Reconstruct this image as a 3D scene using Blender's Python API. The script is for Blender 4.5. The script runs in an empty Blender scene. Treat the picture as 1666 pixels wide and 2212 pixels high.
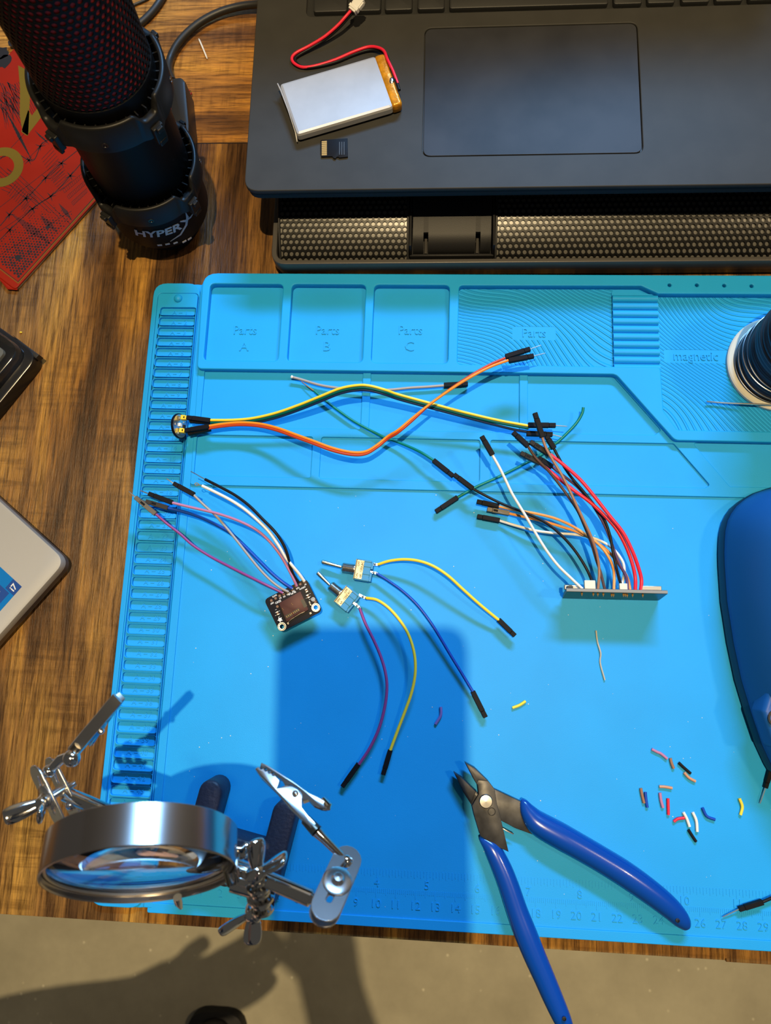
import bpy, bmesh, math, random
from mathutils import Vector, Matrix, noise
random.seed(7)
PI = math.pi
SC = bpy.context.scene
COL = SC.collection
# ---------------------------------------------------------------- frame of reference
# Working unit: centimetres, origin on the work surface of the blue mat (ruler zero, top of strip).
CM = 0.01
Z0 = 0.755                      # height of the mat surface above the floor, metres
FPX = 1570.0                    # focal length in pixels of a 1666 x 2212 frame
CAM = Vector((12.3662, -20.3238, 39.7346))
ROT = Matrix(((0.99759524, -0.02538212, 0.06449405),
              (0.03723686, 0.98110495, -0.18985914),
              (-0.0584564, 0.19180413, 0.97969078)))

def wm(v):
    return Vector((v[0]*CM, v[1]*CM, v[2]*CM + Z0))

# ---------------------------------------------------------------- camera, world, lights, exposure
cam_d = bpy.data.cameras.new('camera')
cam_o = bpy.data.objects.new('camera', cam_d); COL.objects.link(cam_o)
cam_d.sensor_fit = 'HORIZONTAL'; cam_d.sensor_width = 36.0
cam_d.lens = FPX/1666.0*36.0
cam_d.clip_start = 0.005; cam_d.clip_end = 50
cam_d.dof.use_dof = True; cam_d.dof.focus_distance = 0.40; cam_d.dof.aperture_fstop = 18.0
cam_o.matrix_world = Matrix.Translation(wm(CAM)) @ ROT.to_4x4()
SC.camera = cam_o
SC.view_settings.view_transform = 'Standard'; SC.view_settings.look = 'None'
SC.view_settings.gamma = 1.0; SC.view_settings.use_curve_mapping = False
SC.view_settings.exposure = 0.0
try:
    SC.cycles.max_bounces = 8; SC.cycles.sample_clamp_indirect = 4.0
except Exception:
    pass

W = bpy.data.worlds.new('room_air'); SC.world = W; W.use_nodes = True
W.node_tree.nodes['Background'].inputs[0].default_value = (0.60, 0.56, 0.50, 1)
W.node_tree.nodes['Background'].inputs[1].default_value = 0.10

def area_light(name, loc, target, sx, sy, power, col, shape='RECTANGLE', spread=PI):
    d = bpy.data.lights.new(name, 'AREA'); d.shape = shape; d.size = sx*CM; d.size_y = sy*CM
    d.energy = power; d.color = col; d.spread = spread
    o = bpy.data.objects.new(name, d); COL.objects.link(o)
    o.location = wm(loc)
    dv = wm(target) - wm(loc)
    o.rotation_euler = dv.to_track_quat('-Z', 'Y').to_euler()
    return o
area_light('warm_ceiling_lamp', (16, -15, 176), (16, -15, 0), 2.4, 2.4, 29.5, (1.0, 0.76, 0.42), 'DISK')
area_light('cool_screen_light', (40, 105, 106), (14, -8, 0), 60, 12, 34, (0.24, 0.55, 1.0))
area_light('second_ceiling_lamp', (120, -5, 190), (15, -15, 0), 12, 12, 8, (1.0, 0.76, 0.45), 'DISK')

# ---------------------------------------------------------------- pixel -> place
def P(px, py, h=0.0):
    """The point at height h (cm above the mat) that the photograph shows at a pixel."""
    d = ROT @ Vector(((px-833.0)/FPX, -(py-1106.0)/FPX, -1.0))
    return CAM + d*((h-CAM.z)/d.z)
def crop(ox, oy, s):
    def f(pts, h=None):
        out = []
        for p in pts:
            hh = p[2] if len(p) > 2 else (h or 0.0)
            out.append(P(ox+s*p[0], oy+s*p[1], hh))
        return out
    return f
full = crop(0, 0, 1)
zA = crop(280, 580, .37215)     # upper left of the mat
zB = crop(860, 580, .48379)     # upper right of the mat
zC = crop(260, 1000, .30012)    # card reader board and wires
zD = crop(640, 1160, .31212)    # toggle switches
zE = crop(900, 860, .34814)     # controller board wires
zF = crop(520, 0, .34814)       # laptop corner
zG = crop(1050, 0, .36975)      # laptop right
zH = crop(0, 0, .33613)         # microphone
zI = crop(0, 1460, .27611)      # helping hands left
zJ = crop(380, 1600, .26411)    # helping hands right
zK = crop(940, 1600, .36014)    # cutters
zL = crop(1340, 1040, .47042)   # scraps
zM = crop(560, 1240, .09604)    # card reader close
zN = crop(1500, 1040, .33468)   # blue housing
zO = crop(0, 60, .27112)        # book
zQ = crop(0, 690, .10850)       # clear case
zS = crop(0, 640, .36166)       # silver laptop

# ---------------------------------------------------------------- materials
def mat(name, col, rough=0.5, metal=0.0, var=0.0, vscale=40.0, bump=0.0, bscale=200.0, spec=0.5,
        coat=0.0, trans=0.0, ior=1.45, sss=0.0, aniso=0.0, col2=None):
    m = bpy.data.materials.new(name); m.use_nodes = True
    nt = m.node_tree; b = nt.nodes['Principled BSDF']
    b.inputs['Base Color'].default_value = (*col, 1)
    b.inputs['Roughness'].default_value = rough; b.inputs['Metallic'].default_value = metal
    b.inputs['Specular IOR Level'].default_value = spec; b.inputs['Coat Weight'].default_value = coat
    b.inputs['Coat Roughness'].default_value = 0.08
    b.inputs['Transmission Weight'].default_value = trans; b.inputs['IOR'].default_value = ior
    tc = nt.nodes.new('ShaderNodeTexCoord')
    if var > 0 or col2:
        n = nt.nodes.new('ShaderNodeTexNoise'); n.inputs['Scale'].default_value = vscale; n.inputs['Detail'].default_value = 5
        nt.links.new(tc.outputs['Object'], n.inputs['Vector'])
        r = nt.nodes.new('ShaderNodeValToRGB')
        c2 = col2 or tuple(min(1, c*(1+var)) for c in col)
        c1 = col if col2 else tuple(c*(1-var) for c in col)
        r.color_ramp.elements[0].color = (*c1, 1); r.color_ramp.elements[1].color = (*c2, 1)
        r.color_ramp.elements[0].position = .35; r.color_ramp.elements[1].position = .65
        nt.links.new(n.outputs['Fac'], r.inputs['Fac']); nt.links.new(r.outputs['Color'], b.inputs['Base Color'])
    if bump > 0:
        n2 = nt.nodes.new('ShaderNodeTexNoise'); n2.inputs['Scale'].default_value = bscale; n2.inputs['Detail'].default_value = 3
        nt.links.new(tc.outputs['Object'], n2.inputs['Vector'])
        bp = nt.nodes.new('ShaderNodeBump'); bp.inputs['Strength'].default_value = bump; bp.inputs['Distance'].default_value = 0.0005
        nt.links.new(n2.outputs['Fac'], bp.inputs['Height']); nt.links.new(bp.outputs['Normal'], b.inputs['Normal'])
    return m

SIL = (0.010, 0.335, 0.74)
M = {}
M['silicone'] = mat('blue_silicone', SIL, .5, var=.03, vscale=25, bump=.12, bscale=2500, spec=.25)
M['desk_leg'] = mat('black_steel', (.02, .02, .02), .5)
M['lap'] = mat('laptop_dark_grey', (.040, .039, .036), .5, var=.06, vscale=60, bump=.05, bscale=4000, spec=.16)
M['lap_pad'] = mat('trackpad_dark', (.030, .031, .036), .46, var=.2, vscale=30, spec=.16)
M['lap_edge'] = mat('laptop_edge', (.03, .029, .027), .5, spec=.15)
M['key'] = mat('key_black', (.02, .02, .019), .45, bump=.05, bscale=3000)
M['white_print'] = mat('white_print', (.75, .75, .72), .5)
M['black'] = mat('black_plastic', (.014, .014, .015), .42)
M['black_gloss'] = mat('black_gloss_plastic', (.012, .012, .013), .22)
M['black_matte'] = mat('black_matte', (.011, .011, .012), .6)
M['black_rub'] = mat('black_rubber_cable', (.02, .019, .017), .45)
M['stand'] = mat('stand_black', (.016, .016, .017), .45, bump=.08, bscale=2500, spec=.25)
M['stand_rim'] = mat('stand_rim_grey', (.085, .08, .075), .38, metal=.3)
M['stand_front'] = mat('stand_gloss_mat_tint', (.014, .026, .034), .28)  # teal cast of the blue mat's reflection is put into the base colour
M['grille'] = mat('grille_black_metal', (.006, .006, .006), .3, spec=.22)
M['plug'] = mat('plug_black_plastic', (.007, .007, .009), .55, spec=.12)
M['foam'] = mat('grey_filter', (.10, .095, .083), .3, spec=.7)
M['red_foam'] = mat('red_foam', (.75, .05, .045), .9)
M['mic'] = mat('mic_black', (.007, .0068, .0065), .5, spec=.10)
M['mic_ring'] = mat('mic_ring_black', (.009, .0088, .0085), .4, spec=.25)
M['logo_grey'] = mat('silver_grey_print', (.55, .55, .55), .4)
M['silver_foil'] = mat('battery_foil', (.42, .425, .44), .45, metal=.2, var=.04, vscale=90)
M['kapton'] = mat('amber_tape', (.62, .25, .012), .28, metal=.25, var=.25, vscale=300, bump=.4, bscale=700)
M['gold'] = mat('gold_contact', (.42, .24, .06), .6, metal=.3)
M['tin'] = mat('tinned_metal', (.72, .70, .66), .28, metal=.95)
M['dull_tin'] = mat('dull_tinned_lead', (.62, .56, .44), .5, metal=.4)
M['solder'] = mat('solder_blob', (.75, .73, .70), .22, metal=1.0, bump=.3, bscale=1500)
M['steel'] = mat('nickel_steel', (.66, .64, .61), .24, metal=1.0, var=.05, vscale=60)
M['satin'] = mat('satin_nickel', (.84, .83, .82), .24, metal=1.0, var=.06, vscale=60)
M['chrome'] = mat('chrome', (.78, .77, .75), .07, metal=1.0)
M['brushed'] = mat('brushed_ring', (.55, .50, .47), .22, metal=1.0, var=.05, vscale=30)
M['iron'] = mat('black_cast_iron', (.02, .024, .045), .5, bump=.6, bscale=500)
M['blade'] = mat('dark_blade_steel', (.062, .060, .058), .4, metal=.7, var=.35, vscale=120)
M['grip'] = mat('blue_grip', (.002, .055, .32), .22, spec=.5, coat=.3)
M['housing'] = mat('navy_blue_plastic', (.008, .085, .29), .42, spec=.3)
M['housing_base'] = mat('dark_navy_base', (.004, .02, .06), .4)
M['pcb_black'] = mat('black_circuit_board', (.005, .006, .012), .22, spec=.12)
M['pcb_edge'] = mat('board_edge_grey', (.26, .25, .22), .6)
M['chip'] = mat('brown_slot_metal', (.075, .030, .026), .45, metal=.2, spec=.2)
M['ceramic'] = mat('brown_capacitor', (.20, .09, .05), .5)
M['cream'] = mat('cream_plastic', (.72, .68, .52), .45)
M['white'] = mat('white_plastic', (.80, .79, .74), .4)
M['blue_switch'] = mat('light_blue_switch_body', (.05, .28, .50), .5, spec=.25)
M['brass_plate'] = mat('brassy_switch_plate', (.22, .195, .15), .3, metal=1.0, var=.35, vscale=260, spec=.3)
M['header_yellow'] = mat('yellow_header', (.85, .55, .03), .45)
M['spool_white'] = mat('ivory_spool_plastic', (.60, .58, .48), .5)
M['solder_wire'] = mat('solder_wire_dark', (.085, .085, .09), .42, metal=.2, spec=.3)
M['solder_strand'] = mat('solder_strand', (.22, .22, .23), .3, metal=.8)
M['red_book'] = mat('red_book_cover', (.25, .010, .002), .5, var=.06, vscale=30, spec=.2)
M['ink'] = mat('black_ink', (.012, .009, .008), .5)
M['book_gold'] = mat('gold_print', (.27, .17, .022), .34, metal=.55)
M['pages'] = mat('page_edges', (.55, .48, .35), .8)
M['insert'] = mat('grey_beige_insert', (.34, .32, .26), .45)
M['clear'] = mat('clear_plastic', (.95, .95, .92), .06, trans=1.0, ior=1.46)
M['lens'] = mat('lens_glass', (.97, .98, .98), .0, trans=1.0, ior=1.5)
M['silver_lap'] = mat('silver_anodised', (.40, .385, .35), .55, metal=.15, bump=.15, bscale=3000)
M['silver_edge'] = mat('silver_edge_shaded', (.16, .15, .14), .4, metal=.5)  # silver made darker to paint in the shaded lower side
M['sticker'] = mat('blue_sticker', (.005, .17, .50), .3)
M['sticker_dark'] = mat('navy_sticker', (.02, .07, .28), .3)
M['shoe'] = mat('black_shoe', (.012, .011, .01), .55)
M['speck'] = mat('pale_specks', (.75, .72, .62), .6)
M['litgrey'] = mat('lit_grey_brown_plastic', (.10, .085, .065), .4)  # plug's glossy reflection painted in as a grey-brown base colour
M['mudbrown'] = mat('dark_brown_plastic', (.03, .022, .018), .42)
M['mudblack'] = mat('dusty_black_plastic', (.018, .016, .013), .5, spec=.2)
WIRE = dict(yellow=(.95, .68, .05), orange=(.92, .27, .02), lorange=(.88, .36, .09), red=(.80, .02, .05), brown=(.34, .16, .09), dbrown=(.10, .055, .045),
            black=(.012, .012, .013), white=(.82, .80, .72), grey=(.36, .33, .32), purple=(.26, .05, .22), lilac=(.50, .20, .34),
            blue=(.006, .06, .38), green=(.0, .20, .16), dgreen=(.0, .10, .08), orangered=(.50, .05, .01), violet=(.10, .05, .12),
            sviolet=(.20, .14, .42), tan=(.60, .30, .17), navy=(.01, .03, .12))
for k, c in WIRE.items():
    M['w_'+k] = mat(k+'_wire_insulation', c, .34, spec=.15 if max(c) < .15 else .4)

# ---------------------------------------------------------------- mesh builders
class MB:
    def __init__(s): s.v = []; s.f = []
    def add(s, vs, fs, Mx=None):
        b = len(s.v)
        s.v.extend((Mx @ Vector(v)) if Mx else Vector(v) for v in vs)
        s.f.extend(tuple(i+b for i in f) for f in fs); return s
    def box(s, c, sz, Mx=None):
        x, y, z = (d/2 for d in sz)
        vs = [(c[0]+i*x, c[1]+j*y, c[2]+k*z) for k in (-1, 1) for j in (-1, 1) for i in (-1, 1)]
        return s.add(vs, [(0, 2, 3, 1), (4, 5, 7, 6), (0, 1, 5, 4), (2, 6, 7, 3), (0, 4, 6, 2), (1, 3, 7, 5)], Mx)
    def prism(s, pts, z0, z1, ch=0.0, chb=0.0, Mx=None, top_shift=(0, 0)):
        """Closed outline (x, y) extruded from z0 to z1 with a chamfered rim."""
        pts = [(p[0], p[1]) for p in pts]
        if sum(pts[i][0]*pts[(i+1) % len(pts)][1]-pts[(i+1) % len(pts)][0]*pts[i][1] for i in range(len(pts))) < 0:
            pts = pts[::-1]
        rings = []
        if chb: rings.append((inset(pts, chb), z0)); rings.append((pts, z0+chb))
        else: rings.append((pts, z0))
        if ch: rings += [(pts, z1-ch), (inset(pts, ch*.3), z1-ch*.3), (inset(pts, ch), z1)]
        else: rings.append((pts, z1))
        n = len(pts); vs = []; fs = []
        for q, z in rings:
            t = (z-z0)/(z1-z0) if z1 != z0 else 0
            vs += [(x+top_shift[0]*t, y+top_shift[1]*t, z) for x, y in q]
        for r in range(len(rings)-1):
            for i in range(n):
                a = r*n+i; b = r*n+(i+1) % n
                fs.append((a, b, b+n, a+n))
        fs.append(tuple(range(n))[::-1]); fs.append(tuple(range((len(rings)-1)*n, len(rings)*n)))
        return s.add(vs, fs, Mx)
    def tube(s, path, r, n=10, cap=True, flat=1.0, up=None):
        path = [Vector(p) for p in path]; k = len(path)
        rs = r if isinstance(r, (list, tuple)) else [r]*k
        t0 = (path[1]-path[0]).normalized()
        ref = Vector(up) if up else (Vector((0, 0, 1)) if abs(t0.z) < .9 else Vector((1, 0, 0)))
        vs = []; fs = []
        nrm = (ref - t0*ref.dot(t0)).normalized()
        for i in range(k):
            t = (path[min(i+1, k-1)]-path[max(i-1, 0)]).normalized()
            if up: nrm = (Vector(up) - t*Vector(up).dot(t)).normalized()
            else: nrm = (nrm - t*nrm.dot(t)).normalized()
            bi = t.cross(nrm)
            for j in range(n):
                a = 2*PI*j/n
                vs.append(path[i] + bi*(math.cos(a)*rs[i]) + nrm*(math.sin(a)*rs[i]*flat))
        for i in range(k-1):
            for j in range(n):
                a = i*n+j; b = i*n+(j+1) % n
                fs.append((a, b, b+n, a+n))
        if cap:
            fs.append(tuple(range(n))[::-1]); fs.append(tuple(range((k-1)*n, k*n)))
        return s.add(vs, fs)
    def lathe(s, prof, n=24, Mx=None, a0=0.0, a1=2*PI, closed=True):
        """prof: (radius, z) pairs."""
        full_ = abs(a1-a0-2*PI) < 1e-6; m = n if full_ else n+1
        vs = []; fs = []
        for r, z in prof:
            for j in range(m):
                a = a0+(a1-a0)*j/n; vs.append((r*math.cos(a), r*math.sin(a), z))
        for i in range(len(prof)-1):
            for j in range(n):
                a = i*m+j; b = i*m+(j+1) % m
                fs.append((a, b, b+m, a+m))
        if closed and full_:
            if prof[0][0] > 1e-6: fs.append(tuple(range(m))[::-1])
            if prof[-1][0] > 1e-6: fs.append(tuple(range((len(prof)-1)*m, len(prof)*m)))
        return s.add(vs, fs, Mx)
    def ball(s, c, r, sc=(1, 1, 1), n=10, Mx=None):
        prof = [(max(1e-5, r*math.sin(PI*i/n)), -r*math.cos(PI*i/n)) for i in range(n+1)]
        T = Matrix.Translation(c) @ Matrix.Diagonal((*sc, 1))
        return s.lathe(prof, n*2, (Mx @ T) if Mx else T, closed=False)
    def build(s, name, m, parent=None, bevel=0.0, seg=2, smooth=40, sub=0, wn=False):
        root = parent
        while root is not None and root.parent is not None: root = root.parent
        off = (Vector(root['_o']) if root is not None else None)
        if off is None:
            if s.v:
                lo = [min(v[i] for v in s.v) for i in range(3)]; hi = [max(v[i] for v in s.v) for i in range(3)]
                off = Vector(((lo[0]+hi[0])/2, (lo[1]+hi[1])/2, lo[2]))
        me = bpy.data.meshes.new(name)
        me.from_pydata([((v[0]-off.x)*CM, (v[1]-off.y)*CM, (v[2]-off.z)*CM) for v in s.v], [], s.f)
        me.validate()
        me.update()
        bm = bmesh.new(); bm.from_mesh(me); bmesh.ops.recalc_face_normals(bm, faces=bm.faces); bm.to_mesh(me); bm.free()
        me.polygons.foreach_set('use_smooth', [True]*len(me.polygons))
        if smooth < 180: me.set_sharp_from_angle(angle=math.radians(smooth))
        me.materials.append(M[m] if isinstance(m, str) else m)
        o = bpy.data.objects.new(name, me); COL.objects.link(o)
        if parent is not None: o.parent = parent
        else: o.location = wm(off); o['_o'] = tuple(off)
        if bevel:
            b = o.modifiers.new('bevel', 'BEVEL'); b.width = bevel*CM; b.segments = seg; b.limit_method = 'ANGLE'; b.angle_limit = math.radians(35)
            b.harden_normals = False
        if sub:
            u = o.modifiers.new('sub', 'SUBSURF'); u.levels = sub; u.render_levels = sub
        return o

def inset(pts, d):
    n = len(pts); out = []
    for i in range(n):
        a = Vector(pts[i-1]); b = Vector(pts[i]); c = Vector(pts[(i+1) % n])
        e1 = (b-a); e2 = (c-b)
        if e1.length < 1e-9 or e2.length < 1e-9: out.append(tuple(b)); continue
        e1.normalize(); e2.normalize()
        n1 = Vector((-e1.y, e1.x)); n2 = Vector((-e2.y, e2.x)); m = n1+n2
        if m.length < 1e-6: out.append(tuple(b+n1*d)); continue
        m.normalize(); k = max(.4, m.dot(n1))
        out.append(tuple(b+m*(d/k)))
    return out

def rpoly(pts, r, seg=5):
    """Polygon with rounded corners; r is one radius or one per corner."""
    pts = [Vector((p[0], p[1])) for p in pts]; n = len(pts); out = []
    for i in range(n):
        rr = r[i] if isinstance(r, (list, tuple)) else r
        a, b, c = pts[i-1], pts[i], pts[(i+1) % n]
        u = (a-b); v = (c-b)
        if rr <= 0: out.append(tuple(b)); continue
        ang = u.angle(v); d = min(rr/math.tan(ang/2), u.length*.49, v.length*.49); u.normalize(); v.normalize()
        p0 = b+u*d; p1 = b+v*d
        for k in range(seg+1):
            t = k/seg; out.append(tuple(p0*(1-t)**2+b*2*t*(1-t)+p1*t*t))
    return out
def rect(x0, y0, x1, y1, r=0.0, seg=4): return rpoly([(x0, y0), (x1, y0), (x1, y1), (x0, y1)], r, seg)
def circ(x, y, r, n=20): return [(x+r*math.cos(2*PI*i/n), y+r*math.sin(2*PI*i/n)) for i in range(n)]

def smooth_path(pts, k=8):
    pts = [Vector(p) for p in pts]
    if len(pts) < 3: return pts
    q = [pts[0]*2-pts[1]]+pts+[pts[-1]*2-pts[-2]]; out = []
    for i in range(1, len(q)-2):
        p0, p1, p2, p3 = q[i-1], q[i], q[i+1], q[i+2]
        for j in range(k):
            t = j/k
            out.append(.5*((2*p1)+(p2-p0)*t+(2*p0-5*p1+4*p2-p3)*t*t+(3*p1-p0-3*p2+p3)*t**3))
    out.append(pts[-1]); return out

def frame(o, x, z):
    """Matrix with origin o, x axis along x and z axis near z."""
    x = Vector(x).normalized(); z = Vector(z); y = z.cross(x).normalized(); z = x.cross(y)
    Mx = Matrix((x, y, z)).transposed().to_4x4(); Mx.translation = Vector(o); return Mx

def slab(outer, holes, z0, z1, bev=0.0, res=2):
    """Plate with holes: a filled 2D curve, extruded; returns verts, faces in cm."""
    cu = bpy.data.curves.new('c', 'CURVE'); cu.dimensions = '2D'; cu.fill_mode = 'BOTH'
    for ring in [outer]+holes:
        sp = cu.splines.new('POLY'); sp.points.add(len(ring)-1); sp.use_cyclic_u = True
        for p, q in zip(sp.points, ring): p.co = (q[0], q[1], 0, 1)
    cu.extrude = (z1-z0)/2-bev; cu.bevel_depth = bev; cu.bevel_resolution = res; cu.offset = -bev
    ob = bpy.data.objects.new('c', cu); me = ob.to_mesh()
    zc = (z0+z1)/2
    vs = [(v.co.x, v.co.y, v.co.z+zc) for v in me.vertices]; fs = [tuple(p.vertices) for p in me.polygons]
    ob.to_mesh_clear(); bpy.data.objects.remove(ob); bpy.data.curves.remove(cu)
    return vs, fs

_tc = {}
def text(s, size, depth=.02, align='CENTER', bold=0.0, squeeze=1.0, space=1.0):
    key = (s, size, depth, align, bold, squeeze, space)
    if key in _tc: return _tc[key]
    cu = bpy.data.curves.new('t', 'FONT'); cu.body = s; cu.size = size; cu.align_x = align; cu.align_y = 'CENTER'
    cu.extrude = depth/2; cu.resolution_u = 2; cu.offset = bold; cu.space_character = space
    ob = bpy.data.objects.new('t', cu); me = ob.to_mesh()
    vs = [(v.co.x*squeeze, v.co.y, v.co.z+depth/2) for v in me.vertices]; fs = [tuple(p.vertices) for p in me.polygons]
    ob.to_mesh_clear(); bpy.data.objects.remove(ob); bpy.data.curves.remove(cu)
    _tc[key] = (vs, fs); return vs, fs

def thing(name, label, cat, at, group=None):
    o = bpy.data.objects.new(name, None); COL.objects.link(o); o.empty_display_size = .01
    o.location = wm(at); o['_o'] = tuple(at); o['label'] = label; o['category'] = cat
    if group: o['group'] = group
    return o
def tag(o, label, cat, group=None, kind=None):
    o['label'] = label; o['category'] = cat
    if group: o['group'] = group
    if kind: o['kind'] = kind
    return o
def T(x, y, z=0): return Matrix.Translation((x, y, z))
def RZ(a): return Matrix.Rotation(a, 4, 'Z')

# wires and pin connectors ---------------------------------------------------------
def wire(parent, pts, col, r=.075, name='wire', label=None, k=8):
    o = MB().tube(smooth_path(pts, k), r, 10).build(name, 'w_'+col, parent)
    if label: o['label'] = label
    return o
def plug(parent, a, b, pin=None, m='plug', name='connector_housing', up=(0, 0, 1), w=.26, tip=.85):
    """Square pin housing from a to b; pin = point towards which the bare pin sticks out beyond b."""
    a = Vector(a); b = Vector(b); L = (b-a).length
    F = frame((a+b)/2, b-a, up); mb = MB()
    mb.box((-L*.12, 0, 0), (L*.76, w, w), F)
    mb.box((L*.38, 0, 0), (L*.24, w*.92, w*.92), F)
    mb.box((-L*.47, 0, 0), (L*.06, w*.8, w*.8), F)
    o = mb.build(name, m, parent, bevel=.018, seg=1)
    MB().box((L*.12, 0, w*.5), (L*.2, w*.45, .012), F).build('latch_window', 'plug', o)
    if pin is not None:
        d = (Vector(pin)-b)
        MB().tube([b-d*.1, b+d*.85, Vector(pin)], [.032, .032, .018], 6).build('metal_pin', 'tin', o)
    return o

# ================================================================ SETTING
def floor_material():
    m = mat('concrete_floor', (.55, .52, .42), .62)
    nt = m.node_tree; b = nt.nodes['Principled BSDF']; tc = nt.nodes['Texture Coordinate'] if 'Texture Coordinate' in nt.nodes else nt.nodes.new('ShaderNodeTexCoord')
    n1 = nt.nodes.new('ShaderNodeTexNoise'); n1.inputs['Scale'].default_value = 9; n1.inputs['Detail'].default_value = 8; n1.inputs['Roughness'].default_value = .65
    r1 = nt.nodes.new('ShaderNodeValToRGB')
    r1.color_ramp.elements[0].color = (.44, .405, .30, 1); r1.color_ramp.elements[1].color = (.60, .56, .42, 1)
    r1.color_ramp.elements[0].position = .32; r1.color_ramp.elements[1].position = .68
    v = nt.nodes.new('ShaderNodeTexVoronoi'); v.inputs['Scale'].default_value = 45
    r2 = nt.nodes.new('ShaderNodeValToRGB'); r2.color_ramp.elements[0].position = .04; r2.color_ramp.elements[1].position = .11
    r2.color_ramp.elements[0].color = (1, 1, 1, 1); r2.color_ramp.elements[1].color = (0, 0, 0, 1)
    mx = nt.nodes.new('ShaderNodeMix'); mx.data_type = 'RGBA'; mx.inputs['B'].default_value = (.85, .80, .62, 1)
    for t in (n1, v): nt.links.new(tc.outputs['Object'], t.inputs['Vector'])
    nt.links.new(n1.outputs['Fac'], r1.inputs['Fac']); nt.links.new(v.outputs['Distance'], r2.inputs['Fac'])
    nt.links.new(r1.outputs['Color'], mx.inputs['A']); nt.links.new(r2.outputs['Color'], mx.inputs['Factor'])
    nt.links.new(mx.outputs['Result'], b.inputs['Base Color'])
    return m
M['floor'] = floor_material()
fl = MB().box((10, 0, -Z0*100-2), (700, 700, 4)).build('floor', 'floor'); fl['kind'] = 'structure'
M['wall'] = mat('warm_white_wall', (.55, .53, .48), .8)
wb = MB().box((10, 150, 60), (700, 10, 280)).build('wall_back', 'wall'); wb['kind'] = 'structure'

def wood_material():
    m = bpy.data.materials.new('walnut_laminate'); m.use_nodes = True
    nt = m.node_tree; b = nt.nodes['Principled BSDF']; N = nt.nodes.new; Lk = nt.links.new
    tc = N('ShaderNodeTexCoord'); sep = N('ShaderNodeSeparateXYZ'); Lk(tc.outputs['Object'], sep.inputs[0])
    # planks beyond the seam run the other way
    gt = N('ShaderNodeMath'); gt.operation = 'GREATER_THAN'; gt.inputs[1].default_value = SEAM_LOCAL
    Lk(sep.outputs['Y'], gt.inputs[0])
    sw = N('ShaderNodeCombineXYZ'); Lk(sep.outputs['Y'], sw.inputs[0]); Lk(sep.outputs['X'], sw.inputs[1])
    mv = N('ShaderNodeMix'); mv.data_type = 'VECTOR'; Lk(gt.outputs[0], mv.inputs['Factor'])
    Lk(tc.outputs['Object'], mv.inputs['A']); Lk(sw.outputs[0], mv.inputs['B'])
    src = mv.outputs['Result']
    def stretched(sx, sy, scale, det, rough=.6, dist=0.0):
        mp = N('ShaderNodeMapping'); mp.inputs['Scale'].default_value = (sx, sy, 1); Lk(src, mp.inputs[0])
        t = N('ShaderNodeTexNoise'); t.inputs['Scale'].default_value = scale; t.inputs['Detail'].default_value = det
        t.inputs['Roughness'].default_value = rough; t.inputs['Distortion'].default_value = dist; Lk(mp.outputs[0], t.inputs['Vector']); return t.outputs['Fac']
    def ramp(f, stops):
        r = N('ShaderNodeValToRGB'); e = r.color_ramp.elements
        while len(e) < len(stops): e.new(.5)
        for k, (p, c) in zip(e, stops): k.position = p; k.color = (*c, 1)
        Lk(f, r.inputs['Fac']); return r.outputs['Color']
    broad = stretched(1, .16, 42, 4, .55, .6)
    fine = stretched(1, .05, 620, 6, .75)
    fibre = stretched(1, .07, 1500, 3, .6)
    saw = stretched(.10, 1, 260, 3, .6)
    pat = stretched(1, .55, 30, 3)
    c0 = ramp(broad, [(.30, (.045, .020, .008)), (.43, (.10, .046, .014)), (.55, (.22, .105, .026)), (.70, (.37, .19, .036))])
    mul = N('ShaderNodeMix'); mul.data_type = 'RGBA'; mul.blend_type = 'MULTIPLY'; mul.inputs['Factor'].default_value = .9
    Lk(c0, mul.inputs['A']); Lk(ramp(fine, [(.38, (.30, .26, .23)), (.50, (.95, .95, .95)), (.64, (1.5, 1.45, 1.3))]), mul.inputs['B'])
    sawc = N('ShaderNodeMix'); sawc.data_type = 'RGBA'; sawc.blend_type = 'MULTIPLY'
    Lk(ramp(pat, [(.44, (0, 0, 0)), (.62, (.62, .62, .62))]), sawc.inputs['Factor'])
    Lk(mul.outputs['Result'], sawc.inputs['A']); Lk(ramp(saw, [(.40, (.42, .38, .36)), (.54, (1, 1, 1))]), sawc.inputs['B'])
    # dark joint at the seam
    ab = N('ShaderNodeMath'); ab.operation = 'SUBTRACT'; ab.inputs[1].default_value = SEAM_LOCAL; Lk(sep.outputs['Y'], ab.inputs[0])
    aa = N('ShaderNodeMath'); aa.operation = 'ABSOLUTE'; Lk(ab.outputs[0], aa.inputs[0])
    lt = N('ShaderNodeMath'); lt.operation = 'LESS_THAN'; lt.inputs[1].default_value = .0005; Lk(aa.outputs[0], lt.inputs[0])
    jn = N('ShaderNodeMix'); jn.data_type = 'RGBA'; jn.inputs['B'].default_value = (.018, .010, .006, 1)
    Lk(lt.outputs[0], jn.inputs['Factor']); Lk(sawc.outputs['Result'], jn.inputs['A'])
    pk = N('ShaderNodeMix'); pk.data_type = 'RGBA'; pk.blend_type = 'MULTIPLY'; pk.inputs['B'].default_value = (1.75, 1.6, 1.25, 1)
    Lk(gt.outputs[0], pk.inputs['Factor']); Lk(jn.outputs['Result'], pk.inputs['A'])
    Lk(pk.outputs['Result'], b.inputs['Base Color'])
    b.inputs['Roughness'].default_value = .42; b.inputs['Specular IOR Level'].default_value = .28
    bp = N('ShaderNodeBump'); bp.inputs['Strength'].default_value = .7; bp.inputs['Distance'].default_value = .0007
    Lk(fibre, bp.inputs['Height']); Lk(bp.outputs['Normal'], b.inputs['Normal'])
    return m
TZ = -0.4                                   # desk top, cm relative to the mat surface
DESK0 = (10, 10, -Z0*100)
SEAM_LOCAL = (P(490, 309, TZ).y - DESK0[1])*CM
M['wood'] = wood_material()
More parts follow.
